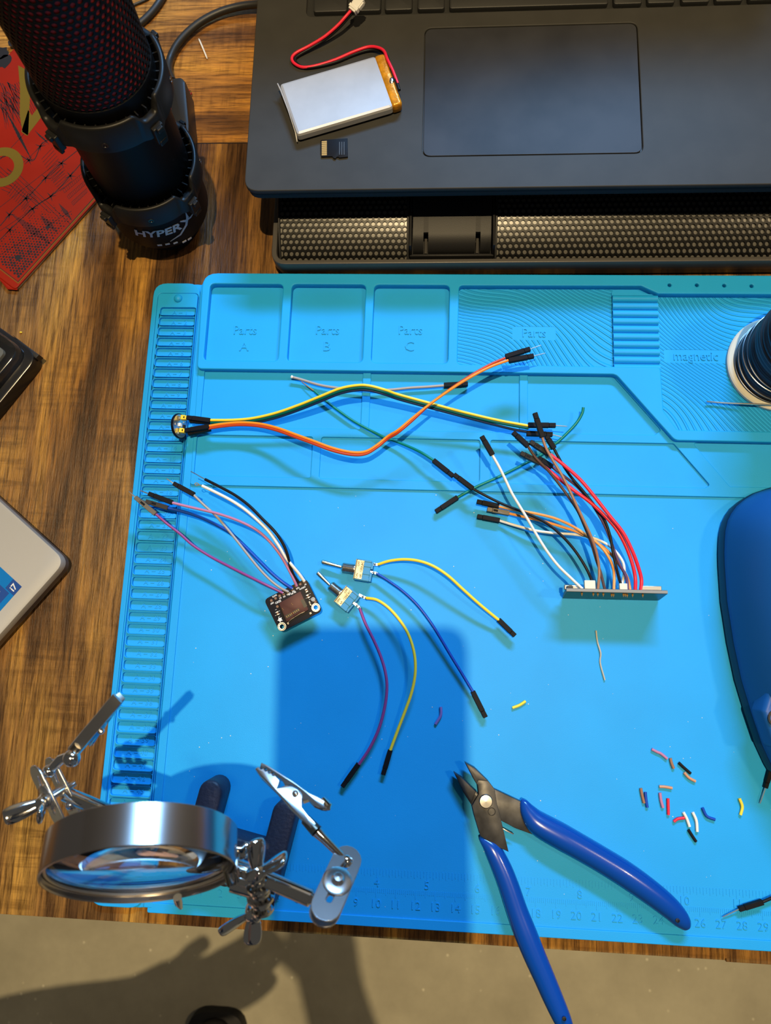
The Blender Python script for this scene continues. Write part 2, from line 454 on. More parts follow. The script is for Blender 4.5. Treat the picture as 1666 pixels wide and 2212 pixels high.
desk = thing('desk', 'dark brown wood grain desk holding everything, its front edge crossing above the floor', 'desk', DESK0)
ye = -34.5
MB().prism([(-60, ye), (27.25, ye-.03), (27.27, ye+.06), (27.31, ye+.06), (27.33, ye-.1), (85, ye-.1), (85, 56), (-60, 56)], TZ-2.6, TZ, ch=.06).build('tabletop', 'wood', desk)
for x, y in ((-56, -30), (81, -30), (-56, 52), (81, 52)):
    MB().box((x, y, (-Z0*100+TZ-2.6)/2), (5, 5, Z0*100+TZ-2.6)).build('leg', 'desk_leg', desk, bevel=.2)

# ================================================================ SILICONE MAT
XR, YB = 46.0, -33.87
mt = thing('work_mat', 'bright blue silicone soldering mat with trays, numbered slots and a ruler edge', 'work mat', (20, -16, TZ))
mb = MB()
mb.add(*slab(rpoly([(-1.95, 1.6), (-1.95, YB), (XR, YB), (XR, 1.6)], .9), [], TZ, 0, .05))
mb.add(*slab(rpoly([(-4.85, 1.2), (-4.85, -33.72), (-1.4, -33.72), (-1.4, 1.2)], .8), [], TZ, -.2, .04))
slots = [rect(-4.3, -.6515*n-.245, -2.12, -.6515*n+.245, .16) for n in range(1, 45)]
mb.add(*slab(rpoly([(-4.85, 1.2), (-4.85, -33.72), (-1.98, -33.72), (-1.98, 1.2)], .8), [rect(-4.56, -33.0, -2.04, .55, .3)], -.22, -.07, .035))
mb.add(*slab(rect(-4.52, -32.9, -2.08, .5, .25), slots, -.22, 0, .03))
mb.ball((-3.26, .16, .0), .26, (1, 1, .75), 8)
# upper zone
D = [(13.58, .86), (24.0, .9), (24.95, .42), (45, .42), (45, -7.7), (25.72, -7.7), (25.0, -6.6), (24.92, -4.05), (13.57, -4.02)]
trayA, trayB, trayC = rect(-1.22, -3.96, 3.2, .89, .3), rect(3.72, -3.97, 8.12, .89, .3), rect(8.62, -3.98, 13.03, .88, .3)
dots = [circ(*P(x, y, .4)[:2], .1, 14) for x, y in ((1446, 617), (1505, 617), (1564, 618), (1623, 619))]
mb.add(*slab(rpoly([(-1.72, 1.58), (XR, 1.58), (XR, -8.3), (25.55, -8.3), (22.45, -4.5), (-1.55, -4.5)], [.9, .9, .2, .5, .5, .3]),
             [trayA, trayB, trayC, rpoly(D, .25)]+dots, -.02, .48, .06))
# stair block and its steps
x0, x1 = 22.42, 24.98
mb.prism([(x0, -4.05), (x1, -4.05), (x1, .55), (x0, .7)], -.02, .1)
for i in range(10):
    y = .45-.47*i
    mb.tube([(x0, y-.2, .10), (x1, y-.2, .10)], .215, 12, flat=1.0)
# middle zone of low ribs
rows = [rect(-1.2, -7.88, 8.15, -4.35, .15), rect(8.62, -7.9, 17.13, -4.35, .15), rpoly([(17.6, -4.35), (22.3, -4.35), (24.95, -7.6), (24.6, -7.9), (17.6, -7.92)], .15),
        rect(-1.3, -10.78, 5.44, -8.38, .15), rect(5.93, -10.8, 14.94, -8.38, .15), rpoly([(15.53, -8.38), (25.6, -8.38), (27.45, -10.7), (27.2, -10.85), (15.55, -10.85)], .12),
        rpoly([(26.6, -8.3), (28.5, -10.75), (45, -10.75), (45, -8.3)], .15)]
mb.add(*slab(rpoly([(-1.6, -4.1), (-1.45, -11.35), (XR, -11.35), (XR, -8.0), (25.85, -8.0), (22.6, -4.1)], .15), rows, -.02, .13, .035))
# raised edges round the work surface
mb.add(*slab(rect(-1.9, -33.6, -1.46, -4.6, .05), [], -.02, .08, .03))
mb.add(*slab(rect(-1.7, YB+.03, XR, -33.36, .1), [], -.02, .07, .03))
# ruler
for i in range(0, 451):
    x = i*.1; L = .40 if i % 10 == 0 else (.30 if i % 5 == 0 else .2)
    mb.box((x, -32.06-L/2, .006), (.028, L, .024))
for i in range(0, 16*17+1):
    x = i*2.54/16-.14; L = .42 if i % 16 == 0 else (.34 if i % 2 == 0 else .26)
    mb.box((x, -31.14-L/2, .006), (.028, L, .024))
for n in range(1, 45): mb.add(*text(str(n), .56, .045, bold=-.004), T(n, -32.78, -.005))
for n in range(1, 18): mb.add(*text(str(n), .56, .045, bold=-.004), T(n*2.54-.14, -31.80, -.005))
for n in range(1, 45): mb.add(*text('A – %d' % n, .40, .04, space=1.08), T(-3.12, -.6515*n-.01, -.205))
for s, c, x in (('Parts', 'A', 530), ('Parts', 'B', 708), ('Parts', 'C', 887)):
    p = P(x, 714, 0); mb.add(*text(s, .80, .055, squeeze=.88), T(p.x, p.y, -.005)); p = P(x-2, 749, 0); mb.add(*text(c, .86, .055), T(p.x, p.y, -.005))
mb.build('mat_body', 'silicone', mt, smooth=50)

def wave_material():
    m = mat('blue_silicone_waves', SIL, .5, spec=.25)
    nt = m.node_tree; b = nt.nodes['Principled BSDF']; N = nt.nodes.new; Lk = nt.links.new
    tc = N('ShaderNodeTexCoord'); n = N('ShaderNodeTexNoise'); n.inputs['Scale'].default_value = 15; n.inputs['Detail'].default_value = 0
    Lk(tc.outputs['Object'], n.inputs['Vector'])
    dt_ = N('ShaderNodeVectorMath'); dt_.operation = 'DOT_PRODUCT'; dt_.inputs[1].default_value = (1500, 1900, 0); Lk(tc.outputs['Object'], dt_.inputs[0])
    ml = N('ShaderNodeMath'); ml.operation = 'MULTIPLY_ADD'; ml.inputs[1].default_value = 125; Lk(n.outputs['Fac'], ml.inputs[0]); Lk(dt_.outputs['Value'], ml.inputs[2])
    sn = N('ShaderNodeMath'); sn.operation = 'SINE'; Lk(ml.outputs[0], sn.inputs[0])
    s = N('ShaderNodeMapRange'); s.interpolation_type = 'SMOOTHSTEP'; s.inputs['From Min'].default_value = .1; s.inputs['From Max'].default_value = .95; Lk(sn.outputs[0], s.inputs['Value'])
    bp = N('ShaderNodeBump'); bp.inputs['Strength'].default_value = .9; bp.inputs['Distance'].default_value = .0007
    Lk(s.outputs[0], bp.inputs['Height']); Lk(bp.outputs['Normal'], b.inputs['Normal']); return m
M['waves'] = wave_material()
wv = MB()
pA = P(1154, 720, 0); pM = P(1503, 770, 0)
hole1 = rect(pA.x-1.25, pA.y-.42, pA.x+1.25, pA.y+.42, .1); hole2 = rect(pM.x-1.75, pM.y-.4, pM.x+2.2, pM.y+.4, .1)
wv.add(*slab([(13.5, -4.1), (22.5, -4.1), (22.5, .95), (13.5, .95)], [hole1], -.01, .012))
wv.add(*slab([(24.95, .6), (45, .6), (45, -7.8), (25.6, -7.8), (24.95, -6.7)], [hole2], -.01, .012))
wv.build('rippled_tray_floor', 'waves', mt)
MB().add(*text('Parts', .78, .05, squeeze=.88), T(pA.x, pA.y, 0)).build('tray_lettering', 'silicone', mt)
MB().add(*text('magnetic', .78, .05, squeeze=.9), T(pM.x, pM.y, 0)).build('tray_lettering', 'silicone', mt)

# ================================================================ LAPTOP AND COOLING STAND
LZ = 4.8
fl_ = zF([(20, 1185)], LZ)[0]; fr_ = zG([(1666, 1075)], LZ)[0]
ax = (fr_-fl_).normalized(); ay = Vector((-ax.y, ax.x, 0))
def lap(u, v): return fl_+ax*u+ay*v
def lpoly(pts): return [tuple(lap(*p)[:2]) for p in pts]
def lloc(q): d = q-fl_; return (d.dot(ax), d.dot(ay))
LW, LD = 36.0, 25.0
lt_ = thing('laptop', 'dark grey laptop with wide trackpad, front edge jutting over the black cooling stand', 'laptop', (fl_.x+LW/2, fl_.y+LD/2, 2.8))
ol = [(0, 0), (LW, 0), (LW, LD), (0, LD)]
# trackpad rectangle, from its corners
tpl = [lloc(q) for q in full([(915, 62), (1376, 47), (1391, 328), (915, 341)], LZ)]
tx0 = (tpl[0][0]+tpl[3][0])/2; tx1 = (tpl[1][0]+tpl[2][0])/2; ty0 = (tpl[2][1]+tpl[3][1])/2; ty1 = (tpl[0][1]+tpl[1][1])/2
kb = [lloc(q) for q in full([(665, 36), (1666, 8)], LZ)]
deck = MB(); Fl = Matrix((ax, ay, Vector((0, 0, 1)))).transposed().to_4x4(); Fl.translation = Vector((fl_.x, fl_.y, 0))
ky0 = kb[0][1]
vs, fs = slab(rpoly(ol, .8, 6), [rect(tx0, ty0, tx1, ty1, .45, 6), rect(kb[0][0]-.1, ky0, LW-2.2, LD-4, .4)], 4.5, LZ, .05)
deck.add(vs, fs, Fl); deck.build('palm_rest', 'lap', lt_, smooth=50)
MB().add(*slab(rpoly([(.3, .3), (LW-.3, .3), (LW-.3, LD-.3), (.3, LD-.3)], .7), [], 4.4, 4.62), Fl).build('keyboard_tray', 'key', lt_)
MB().add(*slab(rect(tx0+.055, ty0+.055, tx1-.055, ty1-.055, .42, 6), [], 4.55, LZ-.02, .015), Fl).build('trackpad', 'lap_pad', lt_)
lo = rpoly([(.06, .06), (LW-.06, .06), (LW-.06, LD), (.06, LD)], .8, 6)
bs = MB(); n = len(lo)
rings = [(inset(lo, 1.6), 2.85), (inset(lo, .35), 3.75), (lo, 4.05), (lo, 4.36), (inset(lo, .04), 4.42)]
vsb = [(x, y, z) for r, z in rings for x, y in r]
fsb = [(r*n+i, r*n+(i+1) % n, (r+1)*n+(i+1) % n, (r+1)*n+i) for r in range(4) for i in range(n)]+[tuple(range(n))[::-1], tuple(range(4*n, 5*n))]
bs.add(vsb, fsb, Fl).build('bottom_shell', 'lap_edge', lt_)
# raised screen lid, beyond the top of the frame
Fl_l = Matrix.Translation(lap(0, LD-.6)+Vector((0, 0, .1))) @ Fl.to_3x3().to_4x4() @ Matrix.Rotation(math.radians(-7), 4, 'X')
MB().add(*slab(rpoly([(.1, 0), (LW-.1, 0), (LW-.1, 22.6), (.1, 22.6)], .8), [], -.5, 0, .05), Fl_l @ Matrix.Rotation(PI/2, 4, 'X')).build('screen_lid', 'lap', lt_, smooth=50)
MB().box((LW/2, -.01, 11.6), (LW-1.6, .03, 19.8), Fl_l).build('screen', 'black_gloss', lt_)
# bottom key row
kx = [(677, 750), (757, 823), (831, 891), (902, 961), (971, 1315), (1326, 1388), (1399, 1459), (1473, 1534), (1546, 1606), (1618, 1680)]
for i, (a, b) in enumerate(kx):
    yb = 26-(a-690)*.0265
    u0, v0 = lloc(P(a, yb, LZ+.1)); u1, _ = lloc(P(b, yb-1.5, LZ+.1))
    k = MB(); k.prism([tuple(lap(*q)[:2]) for q in rect(u0, v0, u1, v0+1.55, .16)], 4.6, LZ+.12, ch=.07)
    k = k.build('key', 'key', lt_)
    if i == 0:
        MB().add(*text('ctrl', .40, .012), T(*P(708, -6, LZ+.12)[:2], LZ+.118) @ RZ(math.atan2(ax.y, ax.x))).build('key_legend', 'white_print', k)

u_k, v_k = lloc(P(677, 26, LZ+.1))
for r_ in range(1, 5):
    for c_ in range(14):
        uu = u_k+.35*r_+c_*1.9
        if uu+1.6 > LW-2.4: continue
        MB().prism([tuple(lap(*q)[:2]) for q in rect(uu, v_k+1.9*r_, uu+1.62, v_k+1.9*r_+1.55, .16)], 4.6, LZ+.12, ch=.07).build('key', 'key', lt_)
# cooling stand
pr = math.radians(.65); po = P(598, 556, 1.2)
pu = Vector((math.cos(pr), math.sin(pr), 0)); pv = Vector((-pu.y, pu.x, 0))
po = Vector((2.55, P(800, 570, 1.2).y-.05, 0))
def pad(u, v, z): return po+pu*u+pv*v+Vector((0, 0, z))
Fp = Matrix((pu, pv, Vector((0, 0, 1)))).transposed().to_4x4(); Fp.translation = po
PW, PD = 41.5, 27.0
cs = thing('laptop_cooling_stand', 'black laptop cooling stand with perforated metal front grille under the laptop', 'laptop stand', pad(PW/2, PD/2, TZ))
MB().prism([(p[0], p[1]) for p in rpoly([(.1, .12), (PW-.1, .12), (PW-.1, PD), (.1, PD)], .75, 6)], TZ, .35, chb=.12, Mx=Fp).build('base', 'stand_front', cs)
MB().add(*slab(rpoly([(0, 0), (PW, 0), (PW, PD), (0, PD)], .85, 6), [rpoly([(.30, .26), (PW-.3, .26), (PW-.3, 9), (.3, 9)], .6, 6)], .3, 1.22, .05), Fp).build('rim', 'stand_rim', cs, smooth=50)
MB().add(*slab(rpoly([(.25, .2), (PW-.25, .2), (PW-.25, 8.5), (.25, 8.5)], .5), [], .2, .42), Fp).build('inner_floor', 'black_matte', cs)
MB().box((PW/2, (PD+7.6)/2, 1.6), (PW-1, PD-7.6, 2.4), Fp).build('platform', 'stand', cs, bevel=.15)

def hexgrid(u0, u1, v0, v1, pitch, hr, fn, depth=.05, m=12, wrap=False):
    """Perforated sheet: hexagonal cells with round holes, mapped by fn(u, v, w)."""
    vs = []; fs = []; rr = pitch/math.sqrt(3); rows = int((v1-v0)/(pitch*.866)); cols = int(round((u1-u0)/pitch))
    for j in range(rows+1):
        for i in range(cols):
            cu = u0+(i+.5*(j % 2))*pitch; cv = v0+j*pitch*.8660254
            if not wrap and cu > u1: continue
            b = len(vs)
            for k in range(m):
                a = 2*PI*k/m+PI/6
                ro = rr if k % 2 == 0 else rr*.8660254
                vs.append(fn(cu+ro*math.cos(a), cv+ro*math.sin(a), 0))
            for k in range(m):
                a = 2*PI*k/m+PI/6; vs.append(fn(cu+hr*math.cos(a), cv+hr*math.sin(a), 0))
            for k in range(m):
                a = 2*PI*k/m+PI/6; vs.append(fn(cu+hr*math.cos(a), cv+hr*math.sin(a), -depth))
            for k in range(m):
                k2 = (k+1) % m
                fs.append((b+k, b+k2, b+m+k2, b+m+k)); fs.append((b+m+k, b+m+k2, b+2*m+k2, b+2*m+k))
    return vs, fs
def bulge(v):                        # cross section of the curved front grille
    t = min(1, max(0, (v-.42)/4.6)); return .55+1.55*math.sin(min(1, t*1.02)*PI/2)**.75, 
def gfn(u, v, w): return pad(u, v, bulge(v)[0]+w)
for (a, b) in ((.45, 8.0), (13.1, 29.1), (34.0, 40.9)):
    vs, fs = hexgrid(a+.17, b-.17, .55, 6.2, .335, .118, gfn)
    g = MB().add(vs, fs).build('grille', 'grille', cs, smooth=60)
    sv = [gfn(u, .5+.25*k, -.10) for k in range(24) for u in (a, b)]
    MB().add(sv, [(2*k, 2*k+1, 2*k+3, 2*k+2) for k in range(23)]).build('filter_sheet', 'foam', g)
    for u in (a, b): MB().tube([gfn(u, .45+.3*k, 0) for k in range(20)], .07, 6).build('grille_edge', 'stand', cs)
for c in (10.55, 31.6):              # fold-down stops between the grilles
    w = 2.25
    pl = MB(); prof = [(6.5, 2.25), (5.0, 2.15), (3.0, 1.85), (1.75, 1.55), (1.25, 1.35), (.95, 1.0), (.9, .7)]
    cuts = (-1.5, 1.5)
    for s0, s1, end in ((-w, -1.64, 7), (-1.36, 1.36, 7), (1.36+.28, w, 7), (-1.64, -1.36, 4), (1.36, 1.64, 4)):
        vs = []; fs = []
        for v, z in prof[:end]:
            for u in (s0, s1): vs += [pad(c+u, v, z), pad(c+u, v, z-.18)]
        k = end
        for i in range(k-1):
            q = 4*i; fs += [(q, q+2, q+6, q+4), (q+1, q+5, q+7, q+3), (q, q+4, q+5, q+1), (q+2, q+3, q+7, q+6)]
        fs += [(0, 1, 3, 2), (4*(k-1), 4*(k-1)+2, 4*(k-1)+3, 4*(k-1)+1)]
        pl.add(vs, fs)
    stp = pl.build('laptop_stop', 'stand', cs, smooth=50)
    for u in cuts: MB().tube([pad(c+u, 1.7, .95), pad(c+u, .95, .62)], .09, 8).build('hinge_peg', 'stand_rim', stp)
    r = MB()
    for u in (-w-.14, w+.14): r.box((c+u, 3.4, 1.15), (.16, 5.4, 1.5), Fp)
    r.box((c, .72, .62), (2*w+.4, .16, .5), Fp)
    r.build('stop_frame', 'stand', cs, bevel=.05)

# ================================================================ ON THE LAPTOP
B1, B2, B3, B4 = zF([(238, 520), (892, 326), (1006, 645), (348, 838)], 5.42)
bu = (B2-B1); bv = (B1-B4)
def bat(s, t): return B4.lerp(B3, s).lerp(B1.lerp(B2, s), t)
bt = thing('battery_pack', 'flat silver pouch battery with amber tape end and red and black lead, on the laptop', 'battery', bat(.5, .5)-Vector((0, 0, .6)))
po_ = [bat(0, 0), bat(.915, .0), bat(.915, 1), bat(0, 1)]
MB().prism(rpoly([p[:2] for p in po_], .22), LZ+.02, 5.44, ch=.16, chb=.16).build('pouch', 'silver_foil', bt, smooth=20)
ft = MB(); q0, q1 = bat(-.012, -.012), bat(-.012, 1.012)
ft.tube([q0+Vector((0, 0, -.45)), q0.lerp(q1, .12)+Vector((.08, 0, -.2)), q0.lerp(q1, .5)+Vector((.1, 0, -.1)), q0.lerp(q1, .88)+Vector((.06, 0, -.1)), q1+Vector((0, 0, 0))], [.03, .05, .05, .05, .035], 6)
ft.build('foil_seam', 'silver_foil', bt)
MB().prism(rpoly([p[:2] for p in (bat(.90, .0), bat(1.0, .01), bat(1.0, .99), bat(.90, 1.0))], .2), LZ+.03, 5.45, ch=.13, chb=.1).build('amber_tape', 'kapton', bt, smooth=60)
MB().ball(bat(.975, .46)+Vector((0, 0, .0)), .14, (1, 1.6, .6), 8).build('solder_tab', 'solder', bt)
rl = zF([(975, 520, 5.5), (945, 440, 5.52), (912, 370, 5.5), (890, 318, 5.3), (850, 295, 5.15), (790, 292, 5.05), (700, 322, 5.0), (590, 370, 4.95), (480, 405, 4.93), (390, 418, 4.92), (335, 395, 4.93), (318, 362, 4.95), (345, 328, 5.0), (430, 283, 5.1), (520, 228, 5.3), (600, 160, 5.55), (650, 105, 5.75), (688, 62, 5.85)])
wire(bt, rl, 'red', .085)
bl = zF([(985, 560, 5.48), (955, 470, 5.5), (925, 400, 5.46), (900, 335, 5.15), (850, 312, 4.98), (790, 312, 4.92), (700, 340, 4.9), (590, 385, 4.9), (480, 412, 4.9), (395, 420, 4.9), (350, 395, 4.9), (338, 365, 4.9), (365, 340, 4.92), (440, 297, 5.0), (530, 240, 5.15), (612, 170, 5.4), (668, 108, 5.6), (704, 66, 5.72)])
wire(bt, bl, 'black', .085)
ja, jb = zF([(692, 72, 5.85), (752, -8, 6.1)]); Fj = frame((ja+jb)/2, jb-ja, (0, 0, 1)); jm = MB()
jm.box((0, 0, 0), ((jb-ja).length, .48, .34), Fj); jm.box((-.22, .0, .05), (.18, .62, .30), Fj); jm.box((.1, .27, 0), (.4, .08, .24), Fj); jm.box((.1, -.27, 0), (.4, .08, .24), Fj)
jm = jm.build('connector', 'white', bt, bevel=.03)
MB().box((-(jb-ja).length/2, -.11, 0), (.03, .14, .16), Fj).box((-(jb-ja).length/2, .11, 0), (.03, .14, .16), Fj).build('wire_sockets', 'black', jm)

sd = [p for p in zF([(496, 872), (502, 868), (663, 857), (665, 972), (612, 978), (606, 972), (594, 974), (590, 983), (578, 982), (568, 970), (500, 972), (496, 940)], LZ+.1)]
sdt = thing('memory_card', 'tiny black memory card with gold contacts, below the silver battery', 'memory card', sum(sd, Vector())/len(sd)-Vector((0, 0, .1)))
MB().prism([p[:2] for p in sd], LZ+.01, LZ+.1, ch=.012).build('card_body', 'plug', sdt)
gc = MB()
for i in range(8):
    y0 = 876+i*11.4; a, b, c, d = zF([(501, y0), (532, y0-2), (532, y0+6), (501, y0+8)], LZ+.1)
    gc.add([a, b, c, d], [(0, 1, 2, 3)]); 
gc = MB()
for i in range(8):
    y0 = 876+i*11.4; q = zF([(503, y0), (535, y0-2), (535, y0+7.5), (503, y0+9)], LZ+.1); gc.prism([p[:2] for p in q], LZ+.095, LZ+.106)
gc.build('gold_contacts', 'gold', sdt)
pc = MB()
for i in range(3): 
    q = zF([(612+i*14, 960), (612+i*14, 880), (616+i*14, 880), (616+i*14, 960)], LZ+.1); pc.prism([p[:2] for p in q], LZ+.098, LZ+.103)
pc.build('fine_print', 'stand_rim', sdt)

# ================================================================ MICROPHONE
A0 = P(349, 447, .9); A1 = P(222, 184, 10.7); axm = (A1-A0).normalized()
Fm = frame(A0, Vector((0, 1, 0)).cross(axm), axm)
def mz(z): return Fm @ Vector((0, 0, z))
def cylfind(px, py, r, z0=-1, z1=14):
    best = None
    for i in range(360):
        th = 2*PI*i/360
        for k in range(61):
            z = z0+(z1-z0)*k/60; p = Fm @ Vector((r*math.cos(th), r*math.sin(th), z)); d = ROT.transposed() @ (p-CAM)
            if d.z > -1: continue
            if (Fm.to_3x3() @ Vector((math.cos(th), math.sin(th), 0))).dot(CAM-p) < 0: continue
            e = (833+FPX*d.x/-d.z-px)**2+(1106-FPX*d.y/-d.z-py)**2
            if best is None or e < best[0]: best = (e, th, z)
    return best[1], best[2]
mic = thing('microphone', 'tall black studio microphone with red foam behind its mesh and two shock mount rings', 'microphone', (A0.x, A0.y, TZ))
MB().lathe([(0, TZ-A0.z), (2.1, TZ-A0.z), (2.1, TZ-A0.z+.25), (.9, TZ-A0.z+.4), (.9, .1), (0, .1)], 32, Matrix.Translation((A0.x, A0.y, A0.z))).build('foot', 'black_matte', mic)
MB().lathe([(0, 0), (2.55, 0), (2.8, .12), (2.9, .4), (2.92, 3.2), (2.7, 3.3), (0, 3.3)], 56, Fm).build('lower_cup', 'mic', mic)
MB().lathe([(2.55, 3.1), (2.62, 3.2), (2.62, 9.9), (2.66, 10.0), (2.72, 10.2), (2.72, 11.35), (2.6, 11.45)], 56, Fm, closed=False).build('body_tube', 'mic', mic)
def mgf(u, v, w):
    r = 2.70+w; return Fm @ Vector((r*math.cos(u/2.70), r*math.sin(u/2.70), v))
npk = 52; pk = 2*PI*2.70/npk
vs, fs = hexgrid(0, 2*PI*2.70, 11.45, 19.5, pk, pk*.35, mgf, .05, wrap=True)
gm = MB().add(vs, fs).build('mesh_grille', 'mic', mic, smooth=60)
MB().lathe([(0, 11.2), (2.64, 11.2), (2.64, 19.3), (0, 20)], 40, Fm).build('foam_core', 'red_foam', gm)
MB().lathe([(2.72, 19.4), (2.72, 19.8), (2.3, 20.9), (1.2, 21.4), (0, 21.5)], 40, Fm, closed=False).build('grille_cap', 'mic', mic)
def shock_ring(z0, z1, r0, r1, th0, name):
    """Hoop with raised arcs, hooks and inner fins."""
    N = 120; vs = []; fs = []
    for j in range(N):
        a = 2*PI*j/N; k = ((a-th0)/(PI/2)) % 1.0
        t = 1 if .14 < k < .86 else (0 if k < .08 or k > .92 else (k-.08)/.06 if k < .5 else (.92-k)/.06)
        top = z1-.55*(1-t); ro = r1+.16*(1-t); bot = z0-.0*(1-t)
        for r, z in ((r0, bot), (ro, bot), (ro, top-.08), (ro-.08, top), (r0+.05, top), (r0, top-.05)):
            vs.append(Fm @ Vector((r*math.cos(a), r*math.sin(a), z)))
    for j in range(N):
        b = 6*j; c = 6*((j+1) % N)
        for q in range(6): fs.append((b+q, b+(q+1) % 6, c+(q+1) % 6, c+q))
    ring = MB().add(vs, fs).build(name, 'mic_ring', mic, smooth=50)
    f = MB()
    for j in range(36):
        a = 2*PI*(j+.5)/36
        f.box((2.83, 0, (z0+z1)/2), (.34, .06, (z1-z0)*.66), Fm @ Matrix.Rotation(a, 4, 'Z'))
    f.build('fins', 'mic_ring', ring)
    for q in range(4):
        a = th0+q*PI/2; R4 = Fm @ Matrix.Rotation(a, 4, 'Z'); h = MB()
        h.box((r1+.20, 0, z0+.15), (.34, .62, .95), R4); h.box((r1+.42, 0, z0+.52), (.22, .36, .26), R4); h.box((r1+.30, .0, z0-.35), (.22, .5, .3), R4)
        h.build('hook', 'mic_ring', ring, bevel=.05)
    for q in range(4):
        a = th0+(q+.5)*PI/2; R4 = Fm @ Matrix.Rotation(a, 4, 'Z') @ T(r1, 0, z0+.55) @ Matrix.Rotation(PI/2, 4, 'Y')
        MB().lathe([(.16, -.01), (.16, .03), (.1, .03), (.09, -.0), (0, -.0)], 14, R4, closed=False).build('screw', 'black_gloss', ring)
thu, zu = cylfind(330, 258, 3.3); thl, zl_ = cylfind(405, 415, 3.3)
shock_ring(3.0, 4.5, 2.92, 3.16, thl, 'lower_ring')
shock_ring(9.3, 10.9, 2.95, 3.2, thu, 'upper_ring')
# the maker's lettering wrapped on the lower cup
th0, zt = cylfind(343, 505, 2.93, 0, 3.2)
lg = MB(); vs, fs = text('HYPER', .84, .03, bold=.022, squeeze=1.12)
def wrap(v, sl=.18): r = 2.925+v[2]; a = th0+(v[0]+sl*v[1])/2.93; return Fm @ Vector((r*math.cos(a), r*math.sin(a), zt+v[1]))
lg.add([wrap(v) for v in vs], fs)
xr = max(v[0] for v in vs)
def stroke(pts, ws):
    o = []; k = len(pts); p = [Vector(q) for q in pts]
    vv = []
    for i in range(k):
        t = (p[min(i+1, k-1)]-p[max(0, i-1)]).normalized(); nn = Vector((-t.y, t.x)); vv += [p[i]+nn*ws[i], p[i]-nn*ws[i]]
    v3 = [(q.x, q.y, 0.0) for q in vv]+[(q.x, q.y, .03) for q in vv]; m2 = 2*k; ff = []
    for i in range(k-1):
        a = 2*i; ff += [(a, a+2, a+3, a+1), (m2+a, m2+a+1, m2+a+3, m2+a+2), (a, m2+a, m2+a+2, a+2), (a+1, a+3, m2+a+3, m2+a+1)]
    lg.add([wrap(q, 0) for q in v3], ff)
stroke([(xr-1.0, -.95), (xr-.3, -.72), (xr+.25, -.25), (xr+.50, .25), (xr+.52, .70)], [.01, .05, .075, .085, .015])
stroke([(xr+.0, .36), (xr+.30, .12), (xr+.70, .04), (xr+1.15, .12)], [.03, .085, .06, .008])
lg.build('lettering', 'logo_grey', mic)
dt = MB()
for i, x in enumerate((345, 362, 380, 398, 410)):
    th, zz = cylfind(x, 530-(x-345)*.16-(0 if i < 4 else 4), 2.93, 0, 3)
    dt.box((2.93, 0, zz), (.03, .26, .13), Fm @ Matrix.Rotation(th, 4, 'Z'))
dt.build('level_dots', 'logo_grey', mic)

# adapter block and cables behind the microphone
ab = thing('power_adapter', 'black adapter block with a thick cable, tucked behind the microphone', 'adapter', P(390, 230, TZ))
q = zH([(1090, 500), (1165, 492), (1190, 520), (1215, 790), (1215, 900), (1100, 900)], 1.3)
MB().prism(rpoly([p[:2] for p in q], .3), TZ, 1.3, ch=.15).build('adapter_body', 'black', ab)
MB().tube(smooth_path(zH([(1110, 520, .6), (1085, 460, .3), (1090, 390, .0), (1130, 300, 0), (1200, 215, 0), (1300, 135, .02), (1420, 75, .05), (1540, 42, .1), (1650, 28, .2), (1760, 24, .4)])), .24, 12).build('cable', 'black_rub', ab)
cb = MB().tube(smooth_path(zH([(760, 240, -.12), (880, 165, -.12), (960, 95, -.12), (1020, 20, -.1), (1075, -80, -.1), (1100, -160, -.1)])), .23, 12).build('black_cable', 'black_rub')
tag(cb, 'thick black cable beyond the microphone, running off the top edge', 'cable')
cb2 = MB().tube(smooth_path(zH([(820, 48, -.3), (890, 20, -.3), (960, -14, -.3), (1000, -60, -.3)])), .09, 8).build('thin_cable', 'black_rub'); tag(cb2, 'thin dark cable at the top edge beside the thick black one', 'cable')

# ================================================================ RED BOOK
bz = -.1
cr = zO([(120, 2085)], bz)[0]; e1 = (zO([(752, 1384)], bz)[0]-cr).normalized(); e2 = Vector((-e1.y, e1.x, 0))
def bk(u, v, z=bz): p = cr+e1*u+e2*v; return Vector((p.x, p.y, z))
Fb = Matrix((e1, e2, Vector((0, 0, 1)))).transposed().to_4x4(); Fb.translation = Vector((cr.x, cr.y, 0))
BW, BH = 17.0, 12.0
book = thing('comic_book', 'red book with black barbed wire artwork and gold shapes under the microphone', 'book', bk(BW/2, BH/2, TZ))
MB().prism(rpoly([(.08, .08), (BW-.08, .08), (BW-.08, BH), (.08, BH)], .2), TZ, bz-.04, Mx=Fb).build('pages', 'pages', book)
MB().prism(rpoly([(0, 0), (BW, 0), (BW, BH+.1), (0, BH+.1)], .25, 6), bz-.08, bz, ch=.03, Mx=Fb).build('cover', 'red_book', book)
MB().tube([bk(.1, -.05, bz-.08), bk(-.12, .5, bz-.1), bk(-.02, 1.6, bz-.06)], [.05, .16, .03], 8, flat=.3).build('curled_corner', 'red_book', book)
bl_ = lambda pts: [(((q-cr).dot(e1)), ((q-cr).dot(e2))) for q in zO(pts, bz)]
gu, gv = bl_([(145, 2035)])[0]
ink = MB(); gold = MB()
